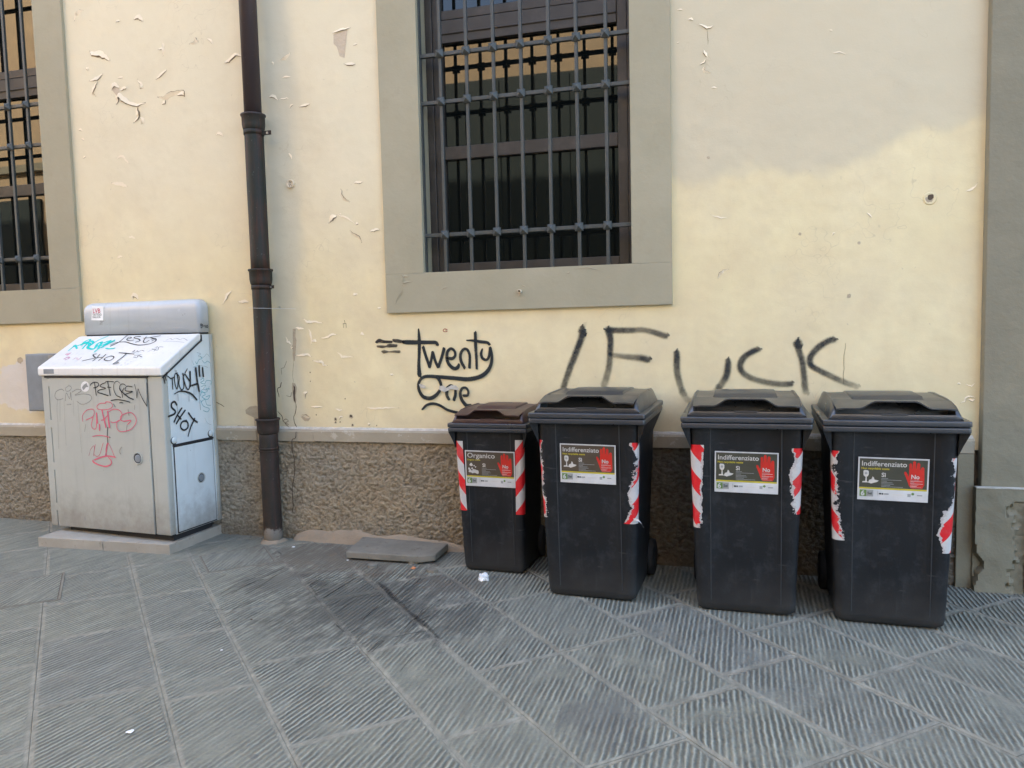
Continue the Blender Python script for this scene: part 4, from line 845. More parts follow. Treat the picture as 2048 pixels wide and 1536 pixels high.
g_front('faded_tag', 'pgrey', [([(255, 400), (180, 415), (140, 370), (160, 300), (230, 268), (265, 290)], 8, .45), ([(330, 225), (290, 250), (300, 295), (350, 285), (370, 240), (330, 215)], 8, .4), ([(285, 430), (300, 320), (345, 400), (360, 310), (370, 420)], 8, .45), ([(380, 310), (450, 270), (510, 290), (420, 350), (520, 335), (620, 345), (655, 390), (610, 450), (520, 480), (450, 440)], 8, .45),
    ([(180, 420), (170, 560), (185, 780), (195, 1100)], 7, .22), ([(270, 430), (280, 700), (300, 1050)], 7, .2), ([(215, 420), (215, 720)], 7, .25), ([(465, 470), (485, 760), (515, 1150)], 7, .2), ([(400, 430), (410, 640)], 7, .2), ([(310, 485), (370, 480)], 8, .4)], .0006)
g_front('blue_marker_line', 'pmark', [([(880, 800), (872, 900), (880, 1020)], 9), ([(572, 760), (556, 860)], 6, .4), ([(1150, 770), (1140, 860)], 7, .5), ([(1165, 555), (1175, 630)], 16, .3), ([(960, 475), (985, 515)], 14, .4), ([(1258, 490), (1256, 550)], 5, .5), ([(905, 935), (915, 945)], 12, .6), ([(1075, 1075), (1045, 1130), (1060, 1170)], 14, .3)], .0013)
def g_side(name, mat, strokes, lift=.0009): return ribbon(name, z5(*strokes), ps, sn, M[mat], cab, lift)
g_side('bold_tag', 'pmark', [([(130, 425), (152, 510)], 13), ([(150, 385), (170, 465)], 13), ([(190, 400), (240, 435), (285, 420)], (10, 16)), ([(262, 440), (270, 600)], 14), ([(340, 350), (300, 380), (300, 500), (335, 600), (350, 480), (335, 360)], 13), ([(335, 365), (370, 420), (365, 520), (400, 610), (440, 560), (425, 360)], 14), ([(425, 360), (445, 480), (490, 600), (530, 560), (530, 330)], 15),
    ([(440, 390), (490, 290)], 12), ([(455, 370), (530, 480)], 16), ([(535, 330), (540, 560)], 18), ([(560, 545), (640, 520)], 22), ([(620, 275), (640, 450), (672, 630)], 24), ([(670, 245), (680, 400)], 22), ([(722, 270), (735, 405)], 22), ([(290, 675), (370, 635), (470, 640), (560, 680), (635, 765)], (12, 16, 20, 20)), ([(672, 630), (680, 800), (690, 920)], 5, .8), ([(515, 650), (512, 790)], 6, .6), ([(590, 560), (590, 700)], 9, .35), ([(620, 560), (618, 690)], 9, .35), ([(340, 680), (345, 780)], 9, .4)])
g_side('bold_tag', 'pmark', [([(335, 845), (300, 795), (255, 820), (255, 880), (310, 940), (290, 985), (205, 1020)], 22), ([(410, 890), (340, 1000), (290, 1105)], 20), ([(460, 925), (380, 1040), (325, 1130)], 20), ([(350, 1010), (395, 1060)], 20), ([(480, 1080), (410, 1110), (390, 1180), (440, 1230), (500, 1190), (495, 1110), (440, 1090)], 18), ([(510, 965), (570, 1050), (645, 1110)], 20), ([(605, 1050), (550, 1170), (520, 1260), (503, 1325)], (20, 16, 12)), ([(335, 850), (340, 960)], 5, .6)], .0011)
g_side('faint_blue_tag', 'pblue', [([(700, 460), (740, 430), (745, 470), (700, 500), (760, 520), (790, 470), (860, 480), (855, 530)], 6, .55), ([(710, 560), (780, 540), (740, 600), (810, 610), (830, 560)], 6, .5), ([(695, 700), (720, 640), (770, 680), (720, 720), (800, 760), (840, 700), (780, 720)], 7, .7), ([(700, 770), (740, 860), (830, 900), (800, 950), (740, 930)], 6, .6), ([(620, 180), (640, 215), (670, 150), (720, 130), (690, 100)], 6, .6), ([(720, 160), (760, 200), (800, 170), (840, 200)], 5, .5), ([(580, 265), (660, 240), (760, 250), (810, 270)], 5, .4), ([(640, 40), (700, 60), (660, 90), (740, 110), (790, 60), (830, 100)], 5, .4), ([(760, 1040), (800, 1120), (860, 1150)], 5, .3), ([(700, 800), (760, 760), (790, 840), (850, 850)], 6, .5), ([(730, 600), (700, 640), (760, 650), (800, 630), (780, 590), (840, 600)], 6, .5), ([(560, 160), (590, 230)], 5, .3)], .0005)
def g_hood(name, mat, strokes, lift=.0009): return ribbon(name, z6(*strokes), ph_, hn, M[mat], cab, lift)
g_hood('cyan_tag', 'pcyan', [([(120, 295), (180, 245), (215, 215), (240, 265)], (8, 11)), ([(190, 240), (300, 205), (360, 160), (430, 140), (350, 230), (320, 265)], 11), ([(300, 215), (430, 160), (470, 190), (390, 250), (480, 270), (530, 200), (590, 175), (540, 260)], 14), ([(520, 230), (620, 210), (720, 150), (600, 190)], 12), ([(450, 200), (560, 140), (680, 90)], 8), ([(640, 215), (780, 155), (560, 260), (490, 312)], 10), ([(600, 250), (650, 205), (770, 150)], 14), ([(650, 262), (700, 268), (775, 260)], 10), ([(340, 180), (420, 200), (400, 240)], 18)])
g_hood('marker_tag', 'pmark', [([(950, 82), (900, 120), (830, 175), (715, 230)], (6, 7, 9)), ([(715, 215), (800, 180), (920, 170), (1010, 195), (1120, 215), (1260, 200), (1350, 160), (1350, 125), (1290, 130)], (6, 7, 8, 8, 7)), ([(960, 130), (1000, 120), (1005, 105), (970, 108), (945, 140), (990, 155), (1040, 145)], 6), ([(1140, 95), (1080, 95), (1050, 115), (1110, 130), (1130, 155), (1070, 175)], 7), ([(1220, 100), (1180, 160), (1200, 182), (1260, 150)], 6), ([(1180, 120), (1260, 112), (1420, 85)], 5), ([(1275, 110), (1340, 130), (1300, 160)], 6)], .0011)
g_hood('marker_tag', 'pmark', [([(515, 340), (470, 350), (480, 375), (500, 395), (440, 410), (320, 438)], 7), ([(565, 345), (520, 395), (465, 440)], 7), ([(650, 345), (600, 395), (545, 435)], 7), ([(520, 395), (600, 390)], 6), ([(720, 370), (650, 395), (630, 425), (690, 438), (750, 410), (760, 380), (720, 370)], 7), ([(835, 325), (930, 332), (1050, 345)], (6, 9, 5)), ([(940, 340), (870, 400), (800, 450), (750, 485)], (8, 7, 6)), ([(790, 470), (825, 460), (810, 480), (755, 485)], 5)], .0013)
g_hood('marker_tag', 'pmark', [([(1015, 320), (1060, 285), (1050, 300), (1030, 315), (1080, 312), (1095, 295), (1110, 312), (1150, 290), (1190, 300)], 4, .8), ([(1040, 385), (1090, 390), (1110, 365), (1160, 385)], 5, .8), ([(1050, 365), (1150, 350)], 4, .7), ([(1240, 310), (1310, 280), (1380, 235), (1330, 305)], 3, .7), ([(1300, 270), (1380, 290), (1400, 245), (1460, 245)], 4, .7), ([(1500, 150), (1560, 125), (1590, 140), (1640, 120), (1700, 140), (1740, 120), (1800, 150)], 4, .5), ([(1460, 165), (1600, 165), (1760, 180)], 3, .5)], .0014)
g_hood('pale_pink_tag', 'pfade', [([(85, 345), (130, 335), (145, 325), (110, 355)], 14, .9), ([(60, 410), (110, 385), (130, 400), (80, 420)], 12, .7), ([(190, 415), (230, 395), (260, 420), (300, 390)], 12, .35)], .0007)
ribbon('cap_number', zs(70, 590, 5.389)(([(1800, 320), (1785, 310), (1785, 330), (1800, 330), (1800, 315), (1798, 350), (1785, 352)], 5), ([(1810, 335), (1825, 333)], 5), ([(1832, 325), (1832, 352)], 5), ([(1850, 325), (1842, 340), (1850, 354), (1860, 340), (1850, 325)], 5)), lambda x, y: on_plane(x, y, CM @ Vector((.0045, 0, 0)), sn), sn, M['pmark'], cab, .002)
def quad_on(name, pts, place, nrm, lift, mat):
    P = [place(*p)+nrm*lift for p in pts]; inv = cab.matrix_basis.inverted(); return mesh(name, [inv @ p for p in P], [tuple(range(len(P)))], mat, cab)
q = zs(70, 590, 5.389)
sp = lambda L_: [(70+x/5.389, 590+y/5.389) for x, y in L_]
stk = quad_on('sticker', sp([(608, 272), (735, 275), (742, 124), (615, 122)]), pc, fn, .0012, M['tissue'])
# lettering of the sticker, in the cabinet's own frame
inv = cab.matrix_basis.inverted(); sa = inv @ (pc(*sp([(625, 196)])[0])+fn*.0018); 
text('sticker_lettering', 'LVB', .044, sa, M['lvb'], cab, .0006, .95); sa = inv @ (pc(*sp([(624, 226)])[0])+fn*.0018); text('sticker_lettering', 'TATTOO', .0215, sa, M['darkp'], cab, .0003, .92); sa = inv @ (pc(*sp([(624, 250)])[0])+fn*.0018); text('sticker_lettering', 'PARLOUR', .0165, sa, M['darkp'], cab, .0003, .98)
cpt = [(90+(562+60*cos(a))/6.983, 740+(232+74*sin(a))/6.983) for a in [2*pi*k/22 for k in range(22)]]
quad_on('round_sticker', cpt[::-1], pf, fn, .0012, M['tissue'])
quad_on('sticker_remains', [(90+x/6.983, 740+y/6.983) for x, y in ((520, 240), (545, 205), (585, 180), (592, 210), (610, 235), (575, 240), (545, 280), (530, 270))][::-1], pf, fn, .0018, M['greyp'])
# ------------------------------------------------------------------ graffiti on the wall (parts of the building)
wn_ = Vector((0, -1, 0)); pw = lambda x, y: W(x, y, 0)
zt = zs(740, 640, 7.877)
o = ribbon('graffiti_lettering', zt(([(768, 140), (780, 330), (778, 500), (772, 700), (780, 830), (785, 880)], (16, 44, 46, 40, 48, 60, 46)), ([(520, 345), (600, 350), (780, 352), (950, 352), (1040, 355), (1065, 390)], (40, 58, 52, 46, 44, 40)),
    ([(840, 425), (880, 560), (930, 700), (940, 738)], 40), ([(945, 738), (970, 620), (990, 510)], 36), ([(992, 508), (1030, 640), (1075, 740)], 38), ([(1080, 740), (1130, 600), (1170, 455)], (42, 40, 44)),
    ([(1225, 600), (1300, 605), (1345, 560), (1335, 490), (1280, 450), (1225, 500), (1215, 600), (1250, 700), (1330, 765), (1385, 745), (1405, 700)], (40, 42, 34, 34, 38, 40, 44, 48, 50, 30)),
    ([(1495, 755), (1440, 650), (1430, 540), (1480, 460), (1540, 470), (1575, 560), (1575, 660), (1570, 745)], (38, 40, 40, 34, 36, 36, 40)), ([(1662, 195), (1668, 400), (1680, 600), (1685, 765)], (40, 44, 36, 30)), ([(1525, 320), (1620, 322), (1740, 340), (1850, 355), (1885, 385)], (14, 30, 40, 38, 34)),
    ([(1775, 455), (1755, 530), (1780, 605), (1840, 625), (1880, 570), (1898, 440)], (22, 36, 38, 36, 36, 36)), ([(1898, 440), (1925, 560), (1910, 700), (1850, 810), (1740, 890), (1560, 930), (1350, 915), (1150, 900), (950, 885), (860, 895), (800, 940), (768, 1020), (785, 1120), (850, 1210), (960, 1230), (1050, 1180), (1105, 1110)], (40, 36, 44, 52, 56, 56, 50, 50, 44, 42, 40, 40, 44, 50, 54, 48, 40)),
    ([(1070, 905), (1110, 970), (1125, 1030)], (46, 40, 36)), ([(1215, 1060), (1270, 1025), (1310, 1030)], (20, 26, 16)), ([(1218, 1110), (1215, 1180), (1245, 1245)], (46, 42, 40)), ([(1352, 1100), (1350, 1180), (1328, 1255)], (36, 40, 40)),
    ([(1480, 1190), (1540, 1185), (1555, 1130), (1520, 1070), (1460, 1075), (1428, 1150), (1450, 1250), (1520, 1340), (1590, 1345)], (38, 34, 32, 32, 34, 40, 44, 48, 38)), ([(830, 1408), (900, 1340), (1000, 1315), (1110, 1345), (1230, 1415), (1400, 1460), (1480, 1470)], (24, 34, 36, 34, 34, 34, 30))), pw, wn_, M['pblack'], bld, .0028)
tag(o, 'black sprayed lettering reading twenty one with a long tail')
o = ribbon('graffiti_scribble', zt(([(100, 350), (150, 325), (220, 340), (345, 345)], (30, 50, 36, 30), .9), ([(370, 320), (440, 330), (530, 345)], (34, 48, 36), .85), ([(120, 415), (200, 420), (260, 415), (300, 405), (420, 405)], (26, 36, 20, 48, 34), .8), ([(190, 495), (230, 500), (300, 500), (380, 497), (465, 500)], (16, 50, 12, 28, 36), .7)), pw, wn_, M['pbrown'], bld, .0028)
tag(o, 'scraped black dashes left of the sprayed lettering')
patch('scratched_plaster', pz(740, 640, 7.877, [(1095, 1040), (1160, 1030), (1215, 1065), (1290, 1025), (1360, 1030), (1410, 1080), (1390, 1105), (1290, 1085), (1180, 1135), (1100, 1095)]), M['white'], -.0105); patch('scratched_plaster', pz(740, 640, 7.877, [(780, 1005), (830, 1010), (885, 1035), (875, 1075), (820, 1070), (795, 1050)]), M['white'], -.0105)
ribbon('red_scrawl', zt(([(1215, 150), (1180, 140), (1155, 165), (1175, 185), (1218, 182)], 10, .8)), pw, wn_, M['pred'], bld, .0028)
ribbon('marker_scrawl', zs(530, 560, 4.956)(([(790, 398), (795, 430)], 3), ([(775, 432), (808, 432)], 3), ([(778, 432), (780, 472)], 3), ([(806, 432), (808, 472)], 3)), pw, wn_, M['pmark'], bld, .0028)
za = zs(1100, 630, 6.4); zb_ = zs(1420, 650, 6.4)
S = za(([(410, 150), (412, 200), (425, 240)], (60, 105, 80), 1.), ([(425, 220), (375, 370), (320, 520), (270, 640), (180, 900), (165, 940)], (88, 84, 84, 84, 80, 70), (1, .98, .95, .85, .7, .55)), ([(735, 195), (780, 195), (900, 195), (1050, 195), (1200, 190), (1330, 220), (1480, 268)], (92, 82, 74, 76, 72, 76, 84), (1, 1, .95, .75, .55, .72, .7)), ([(745, 190), (775, 320), (768, 480), (762, 620), (735, 760), (690, 900)], (92, 80, 76, 76, 88, 90), (1, 1, .95, .8, .55, .4)),
    ([(790, 510), (900, 525), (1060, 540), (1170, 548), (1255, 572)], (60, 72, 80, 86, 86), (.45, .5, .55, .85, .95)), ([(1618, 470), (1625, 560), (1622, 680), (1640, 800), (1680, 940), (1700, 1000)], (78, 84, 84, 86, 86, 90), (.9, .9, .85, .7, .5, .2)), ([(455, 105), (425, 160)], (50, 60), .15), ([(1690, 970), (1760, 1080), (1880, 1110), (2040, 1060), (2157, 930)], 84, .3)) + \
    zb_(([(228, 440), (232, 520), (210, 640), (160, 740), (110, 810)], (66, 84, 88, 88, 90), (.85, .95, .85, .6, .4)), ([(625, 305), (520, 350), (420, 430), (385, 530), (430, 620), (560, 690), (740, 735), (900, 755), (1040, 752)], (74, 76, 82, 84, 80, 78, 80, 80, 74), (1, 1, .95, .95, .7, .6, .6, .6, .85)), ([(1118, 230), (1135, 320), (1180, 460), (1200, 620), (1215, 800), (1225, 860)], (96, 76, 80, 82, 88, 90), (1, .95, .85, .75, .6, .3)),
    ([(1590, 178), (1480, 220), (1350, 320), (1280, 430), (1300, 520), (1420, 590), (1580, 670), (1720, 730), (1880, 790)], (84, 80, 84, 82, 80, 80, 82, 80, 80), (1, .95, .9, .95, .9, .75, .65, .5, .3)), ([(1118, 215), (1124, 250)], 110, .9))
for nm, idx in (('slash', (0, 1, 6)), ('capital F', (2, 3, 4)), ('capital U, its foot hidden by a bin', (5, 7, 8)), ('capital C', (9,)), ('capital K', (10, 11, 12))):
    o = ribbon('graffiti_letter', [S[i] for i in idx], pw, wn_, M['pfog'], bld, .0028); tag(o, 'fogged black sprayed '+nm)

# ------------------------------------------------------------------ wheeled bins
def smooth(a, b_, x): t = max(0, min(1, (x-a)/(b_-a))); return t*t*(3-2*t)
def make_bin(name, label, loc, rz, SX, SY, SZ, lidm, group, word, sub, tapes, sticker, lidext=1., brown=False, food=False):
    b = thing(name, label, 'bin', loc, rz, group)
    LV = [(0.004, .205, .018, .40, .03), (.018, .222, .004, .425, .035), (.05, .228, .0, .435, .035), (.3, .236, -.013, .47, .032), (.62, .246, -.028, .51, .030), (.82, .2515, -.038, .535, .028), (.875, .253, -.040, .54, .028), (.93, .255, -.042, .545, .028)]
    def prof(z):
        for a, c in zip(LV, LV[1:]):
            if a[0] <= z <= c[0]: f = (z-a[0])/(c[0]-a[0]); return [a[i]+(c[i]-a[i])*f for i in range(5)]
        return LV[-1] if z > LV[-1][0] else LV[0]
    def S3(x, y, z): return (x*SX, y*SY, z*SZ)
    def loop(z):
        _, hw, yf, yb, r = prof(z); pts = []
        fx = [-.160, -.156, -.08, 0, .08, .156, .160]; n = 6
        for x in fx: pts.append((x, yf+(.0035 if abs(x) < .159 and z > .06 else 0), z))
        for (cx, cy, a0) in ((hw-r, yf+r, -pi/2), (hw-r, yb-r, 0), (-hw+r, yb-r, pi/2), (-hw+r, yf+r, pi)):
            for k in range(n+1): a = a0+pi/2*k/n; pts.append((cx+r*cos(a), cy+r*sin(a), z))
        return [S3(*p) for p in pts]
    body = loft('body', [loop(l[0]) for l in LV], M['bin'], b)
    e = body.modifiers.new('es', 'EDGE_SPLIT'); e.split_angle = R(50)
    def slab_(nm, hx, y0, y1, z0, z1, mat, r=.02, bev=.003, lip=0):
        n = 5; L = []
        for z in (z0, z1):
            pts = []
            for (cx, cy, a0) in ((hx-r, y0+r, -pi/2), (hx-r, y1-r, 0), (-hx+r, y1-r, pi/2), (-hx+r, y0+r, pi)):
                for k in range(n+1): a = a0+pi/2*k/n; pts.append(S3(cx+r*cos(a), cy+r*sin(a), z))
            L.append(pts)
        o = loft(nm, L, mat, b); beveled(o, bev*SZ, 2, 50); return o
    slab_('rim', .292, -.076, .590, .903, .9285, M['binlid'], .014, .0055)
    slab_('lid_rim', .294, -.079, .605, .931, .957, M['binlid'], .014, .0055)
    # gussets below the rim
    for s in (-1, 1):
        V = [S3(s*.250, -.036, .80), S3(s*.2525, -.045, .9035), S3(s*.288, -.072, .9035), S3(s*.250, .50, .80), S3(s*.288, .575, .9035), S3(s*.2525, .54, .9035), S3(s*.268, -.050, .850)]
        o = mesh('side_gusset', V, [(0, 6, 1), (6, 2, 1), (0, 3, 4, 2, 6), (3, 5, 4), (1, 2, 4, 5), (0, 1, 5, 3)], M['bin'], b)
    for s in (-1, 1):
        V = []
        for z in (.06, .3, .62, .82, .90):
            yf_ = prof(z)[2]; V += [S3(s*.1595-.0022, yf_-.0004, z), S3(s*.1595, yf_-.0026, z), S3(s*.1595+.0022, yf_-.0004, z)]
        mesh('pale_rib_strip', V, [q_ for i in range(4) for q_ in ((i*3, i*3+1, i*3+4, i*3+3), (i*3+1, i*3+2, i*3+5, i*3+4))], M['ribpale'], b, True)  # pale strips: crease highlight put into the colour, broken by wear
    # front upper ledge under rim
    V = [S3(-.252, -.038, .868), S3(.252, -.038, .868), S3(.256, -.070, .9035), S3(-.256, -.070, .9035)]
    # lid shell with hand slot
    xs = [-.266, -.264, -.259, -.250, -.242, -.236, -.232, -.19, -.15, -.145, -.10, 0, .10, .145, .15, .19, .232, .236, .242, .250, .259, .264, .266]
    slot = [(-.050, .957), (-.053, .972), (-.050, .980), (-.042, .982), (-.036, .960), (.078, .958), (.082, 1.020), (.09, 1.028), (.14, 1.030), (.16, 1.031), (.40, 1.034), (.50, 1.030), (.55, 1.012), (.585, .985), (.592, .957)]
    chk = [(-.050, .957), (-.053, .972), (-.050, .981), (-.040, .992), (-.030, 1.002), (-.015, 1.010), (.010, 1.020), (.06, 1.030), (.14, 1.036), (.16, 1.037), (.40, 1.040), (.50, 1.034), (.55, 1.014), (.585, .985), (.592, .957)]
    V = []; F = []
    for x in xs:
        ax = abs(x); m_ = smooth(.2315, .2365, ax)
        e = 1. if ax <= .242 else max(0, 1-((ax-.242)/.024)**2)
        for k, (a, c) in enumerate(zip(slot, chk)):
            y = a[0]+(c[0]-a[0])*m_; z = a[1]+(c[1]-a[1])*m_
            if k == 8 or k == 9 or k == 10 or k == 11:
                if k >= 9: z += (.013 if k != 11 else .009)*(1-smooth(.143, .152, ax))
            z = .957+(z-.957)*e if e > 0 else .957
            if ax > .243: y += (0)
            V.append(S3(x, y, .957+(z-.957)*lidext))
    n = len(slot)
    for i in range(len(xs)-1):
        for k in range(n-1): F.append((i*n+k, (i+1)*n+k, (i+1)*n+k+1, i*n+k+1))
    lid = mesh('lid', V, F, lidm, b, True); e = lid.modifiers.new('es', 'EDGE_SPLIT'); e.split_angle = R(42)
    # overhanging grip flap
    us = [-.236+.472*i/40 for i in range(41)]; vsn = [0, .12, .3, .6, 1.]; V = []; F = []
    def fz(x, v):
        arch = .032*(1-smooth(.075, .145, abs(x))); z0 = 1.012+arch-.004*smooth(.2, .236, abs(x)); z1 = 1.032
        return z0+(z1-z0)*(v**.8)
    for lay in (0, 1):
        for x in us:
            for v in vsn:
                y = -.074+(.085+.074)*v+.006*smooth(.0, .1, abs(x))*(1-v)*0; z = fz(x, v)-(.006 if lay else 0)*(1 if v < 1 else 0)
                V.append(S3(x*(1+.02*(v)), y, .957+(z-.957)*lidext))
    nv = len(vsn); base = len(us)*nv
    for i in range(len(us)-1):
        for k in range(nv-1):
            a = i*nv+k; F.append((a, a+nv, a+nv+1, a+1)); F.append((base+a, base+a+1, base+a+nv+1, base+a+nv))
        a = i*nv; F.append((a, base+a, base+a+nv, a+nv))
    for i in (0, len(us)-1):
        for k in range(nv-1): a = i*nv+k; F.append((a, a+1, base+a+1, base+a))
    fo_ = mesh('lid_grip', V, F, lidm, b, True); e = fo_.modifiers.new('es', 'EDGE_SPLIT'); e.split_angle = R(45)
    # latch notch
    box('latch', S3(-.052, -.056, .978), S3(.052, -.050, .9845), lidm, b, .001)
    # hinge grips at the back
    for s in (-1, 1):
        box('hinge_block', S3(s*.20-.03, .585, .93), S3(s*.20+.03, .635, 1.0), M['bin'], b, .004)
    lathe('handle_bar', [(.012, -.25*SX), (.012, .25*SX)], M['bin'], b, 12, 'x', (0, .625*SY, .965*SZ))
    lathe('axle', [(.010, -.24*SX), (.010, .24*SX)], M['galv'], b, 10, 'x', (0, .47*SY, .10))
    for s in (-1, 1):
        wx = s*.236*SX
        wh = lathe('wheel', [(.02, -.024), (.085, -.024), (.098, -.018), (.100, 0), (.098, .018), (.085, .024), (.02, .024)], M['rubber'], b, 28, 'x', (wx, .47*SY, .10))
        hb = lathe('wheel_hub', [(.001, .026), (.05, .026), (.055, .02)] if s > 0 else [(.055, -.02), (.05, -.026), (.001, -.026)], M['bin'], wh, 20, 'x', (wx, .47*SY, .10))
    # reflective tape at the front corners
    for side, tz0, tz1, wid, tear in tapes:
        V = []; F = []; U = []; ST = []; TE = []; nu, nz = 12, 40
        for j in range(nz+1):
            z = tz0+(tz1-tz0)*j/nz; _, hw, yf, yb, r = prof(z)
            for i in range(nu+1):
                d = wid*i/nu; flat = hw-r; x0 = hw-.013-(wid-.045) 
                x0 = flat-(wid-pi/2*r-.004)
                if x0+d < flat: x, y = x0+d, yf-.0016
                else:
                    a = min((x0+d-flat)/r, pi/2); x = flat+(r+.0016)*sin(a); y = yf+r-(r+.0016)*cos(a)
                    if (x0+d-flat) > r*pi/2: y = yf+r+(x0+d-flat)-r*pi/2
                V.append(S3(x*side, y, z)); U.append(i/nu)
                ST.append((z*SZ-d*1.15*SZ)/.172+(.936 if SZ < .95 else .372)); f = j/nz*(len(tear)-1); q_ = int(min(f, len(tear)-2)); TE.append(tear[q_]+(tear[q_+1]-tear[q_])*(f-q_))
        for j in range(nz):
            for i in range(nu): a = j*(nu+1)+i; f = (a, a+1, a+nu+2, a+nu+1); F.append(f if side > 0 else f[::-1])
        mesh('reflective_tape', V, F, M['tape'], b, True, attrs={'u': U, 'stripe': ST, 'tear': TE})
    # instruction sticker
    sx0, sz0, sw, sh, srz = sticker; _, hw, yf, yb, r = prof((sz0+sh/2)/SZ); tilt = math.atan(.05)
    yy = prof(sz0/SZ)[2]*SY-.0026
    def card(nm, x0, z0, x1, z1, dy, mat, par=None):
        o = box(nm, (x0, -dy-.0004, z0), (x1, -dy+.0004, z1), mat, par); return o
    stkr = box('sticker', (0, -.0004, 0), (sw, .0004, sh), M['paper'], b); stkr.location = (sx0, yy+(.0005), sz0); stkr.rotation_euler = (tilt, srz, 0)
    pan = M['brownprint'] if brown else M['olive']
    kx, kz = sw/.285, sh/.195
    card('sticker_panel', .006*kx, .058*kz, sw-.006*kx, sh-.006*kz, .0008, pan, stkr); card('sticker_line', .006*kx, .0505*kz, sw-.006*kx, .0575*kz, .0008, M['yel'], stkr)
    T = lambda body_, size, x, z, m_, bold=.0004, sx=1.: text('sticker_lettering', body_, size, (x*kx, -.0019, z*kz), m_, stkr, bold, sx)
    T(word, .0385 if len(word) < 10 else .0315, .013, .156, M['textw'], .0003, 1.12 if len(word) < 10 else 1.02)
    T(sub, .0125, .013, .1405, M['yel'], .0003, 1.05)
    T('S\u00ec', .027, .096 if not brown or len(word) > 10 else .100, .108, M['textw'], .0007)
    # hand
    hp = [(.188, .138), (.190, .132), (.199, .118), (.205, .109), (.205, .172), (.207, .176), (.214, .176), (.217, .172), (.218, .150), (.220, .178), (.223, .184), (.230, .184), (.233, .178), (.234, .150), (.237, .174), (.240, .178), (.246, .177), (.249, .172), (.249, .146), (.253, .158), (.257, .162), (.263, .160), (.266, .154), (.268, .075), (.262, .062), (.214, .062), (.206, .070), (.200, .092), (.186, .130)]
    hp = [(.186, .130), (.190, .137), (.196, .133), (.206, .112), (.206, .170), (.210, .176), (.216, .172), (.217, .150), (.2185, .150), (.220, .180), (.226, .186), (.232, .180), (.233, .150), (.2345, .150), (.237, .174), (.243, .179), (.249, .172), (.2495, .146), (.251, .146), (.254, .156), (.260, .160), (.266, .154), (.268, .078), (.260, .062), (.216, .062), (.207, .074), (.200, .095)]
    hand = mesh('sticker_hand', [(x*kx, -.0017, z*kz) for x, z in hp], [tuple(range(len(hp)))[::-1]], M['red'], stkr)
    text('sticker_lettering', 'No', .026, (.214*kx, -.0024, .105*kz), M['textw'], stkr, .0007)
    # small print as rows, kept unreadable as in the photo
    for i, wd_ in enumerate((.03, .088, .025, .05, .055, .04, .095)): card('sticker_small_print', .096*kx, (.1-.0062*i)*kz, (.096+wd_*.92)*kx, (.1-.0062*i+.0018)*kz, .0012, M['greyp'], stkr)
    for i, wd_ in enumerate((.035, .048, .016, .05, .032, .026, .044)): card('sticker_small_print', .212*kx, (.0985-.0055*i)*kz, (.212+wd_)*kx, (.0985-.0055*i+.0014)*kz, .0026, M['textw'] if i % 2 else M['greyp'], stkr)
    # picture: white drawings of waste
    def shape(pts, m_=M['textw'], dy=.0018): mesh('sticker_drawing', [(x*kx, -dy, z*kz) for x, z in pts], [tuple(range(len(pts)))[::-1]], m_, stkr)
    if food:
        for (cx, cz_, r) in ((.035, .118, .009), (.028, .083, .009), (.042, .078, .008), (.055, .082, .010), (.066, .079, .010), (.040, .097, .005), (.052, .112, .004), (.060, .105, .004), (.022, .095, .006), (.048, .088, .006), (.071, .073, .006)):
            shape([(cx+r*cos(a)*(1+.3*sin(3*a+cx*99)), cz_+r*sin(a)) for a in [2*pi*k/10 for k in range(10)]][::-1])
    else:
        shape([(.022, .132), (.023, .112), (.030, .105), (.040, .107), (.044, .115), (.044, .130), (.040, .135), (.027, .136)][::-1]); shape([(.033+.006*cos(a), .122+.006*sin(a)) for a in [-2*pi*k/10 for k in range(10)]][::-1], M['greyp'], .0024)
        shape([(.032, .106), (.036, .106), (.037, .085), (.045, .080), (.018, .079), (.020, .085), (.031, .086)][::-1]); shape([(.042, .080), (.047, .092), (.056, .095), (.060, .108), (.066, .103), (.068, .094), (.086, .090), (.078, .083), (.068, .080), (.055, .075)][::-1])
    card('sticker_logo', .009*kx, .016*kz, .037*kx, .046*kz, .0012, M['green'], stkr); card('sticker_logo', .0375*kx, .016*kz, .065*kx, .046*kz, .0012, M['greyp'], stkr)
    text('sticker_lettering', '6', .031, (.014*kx, -.0024, .020*kz), M['paper'], stkr, .0012); text('sticker_lettering', 'Sei', .0165, (.041*kx, -.0024, .0255*kz), M['darkp'], stkr, .0004)
    card('sticker_logo', .082*kx, .022*kz, .0835*kx, .042*kz, .0012, M['greyp'], stkr)
    for x, w_, m_ in ((.088, .010, 'darkp'), (.1, .006, 'darkp'), (.109, .019, 'greyp')): card('sticker_small_print', x*kx, .027*kz, (x+w_)*kx, .034*kz, .0012, M[m_], stkr)
    card('sticker_small_print', .143*kx, .028*kz, .190*kx, .031*kz, .0012, M['textw'], stkr); card('sticker_small_print', .203*kx, .022*kz, .216*kx, .036*kz, .0012, M['greyp'], stkr); shape([(.224+.006*cos(a), .036+.006*sin(a)) for a in [2*pi*k/10 for k in range(10)]][::-1], M['green'], .0014)
    card('sticker_small_print', .241*kx, .028*kz, .262*kx, .033*kz, .0012, M['greyp'], stkr)
    return b
g = gz
make_bin('wheeled_bin', 'small dark wheeled bin with a brown lid, marked Organico', (-1.238, -.352, g(-1.24, -.35)), R(-2.2), .787, .80, .888, M['brownlid'], 'wheeled bins along the wall', 'Organico', 'Organic waste',
    [(-1, .395, .842, .078, [0, 0, 0]), (1, .385, .855, .078, [0, 0, 0])], (-.143, .495, .290, .202, R(.6)), 1.0, True, True)
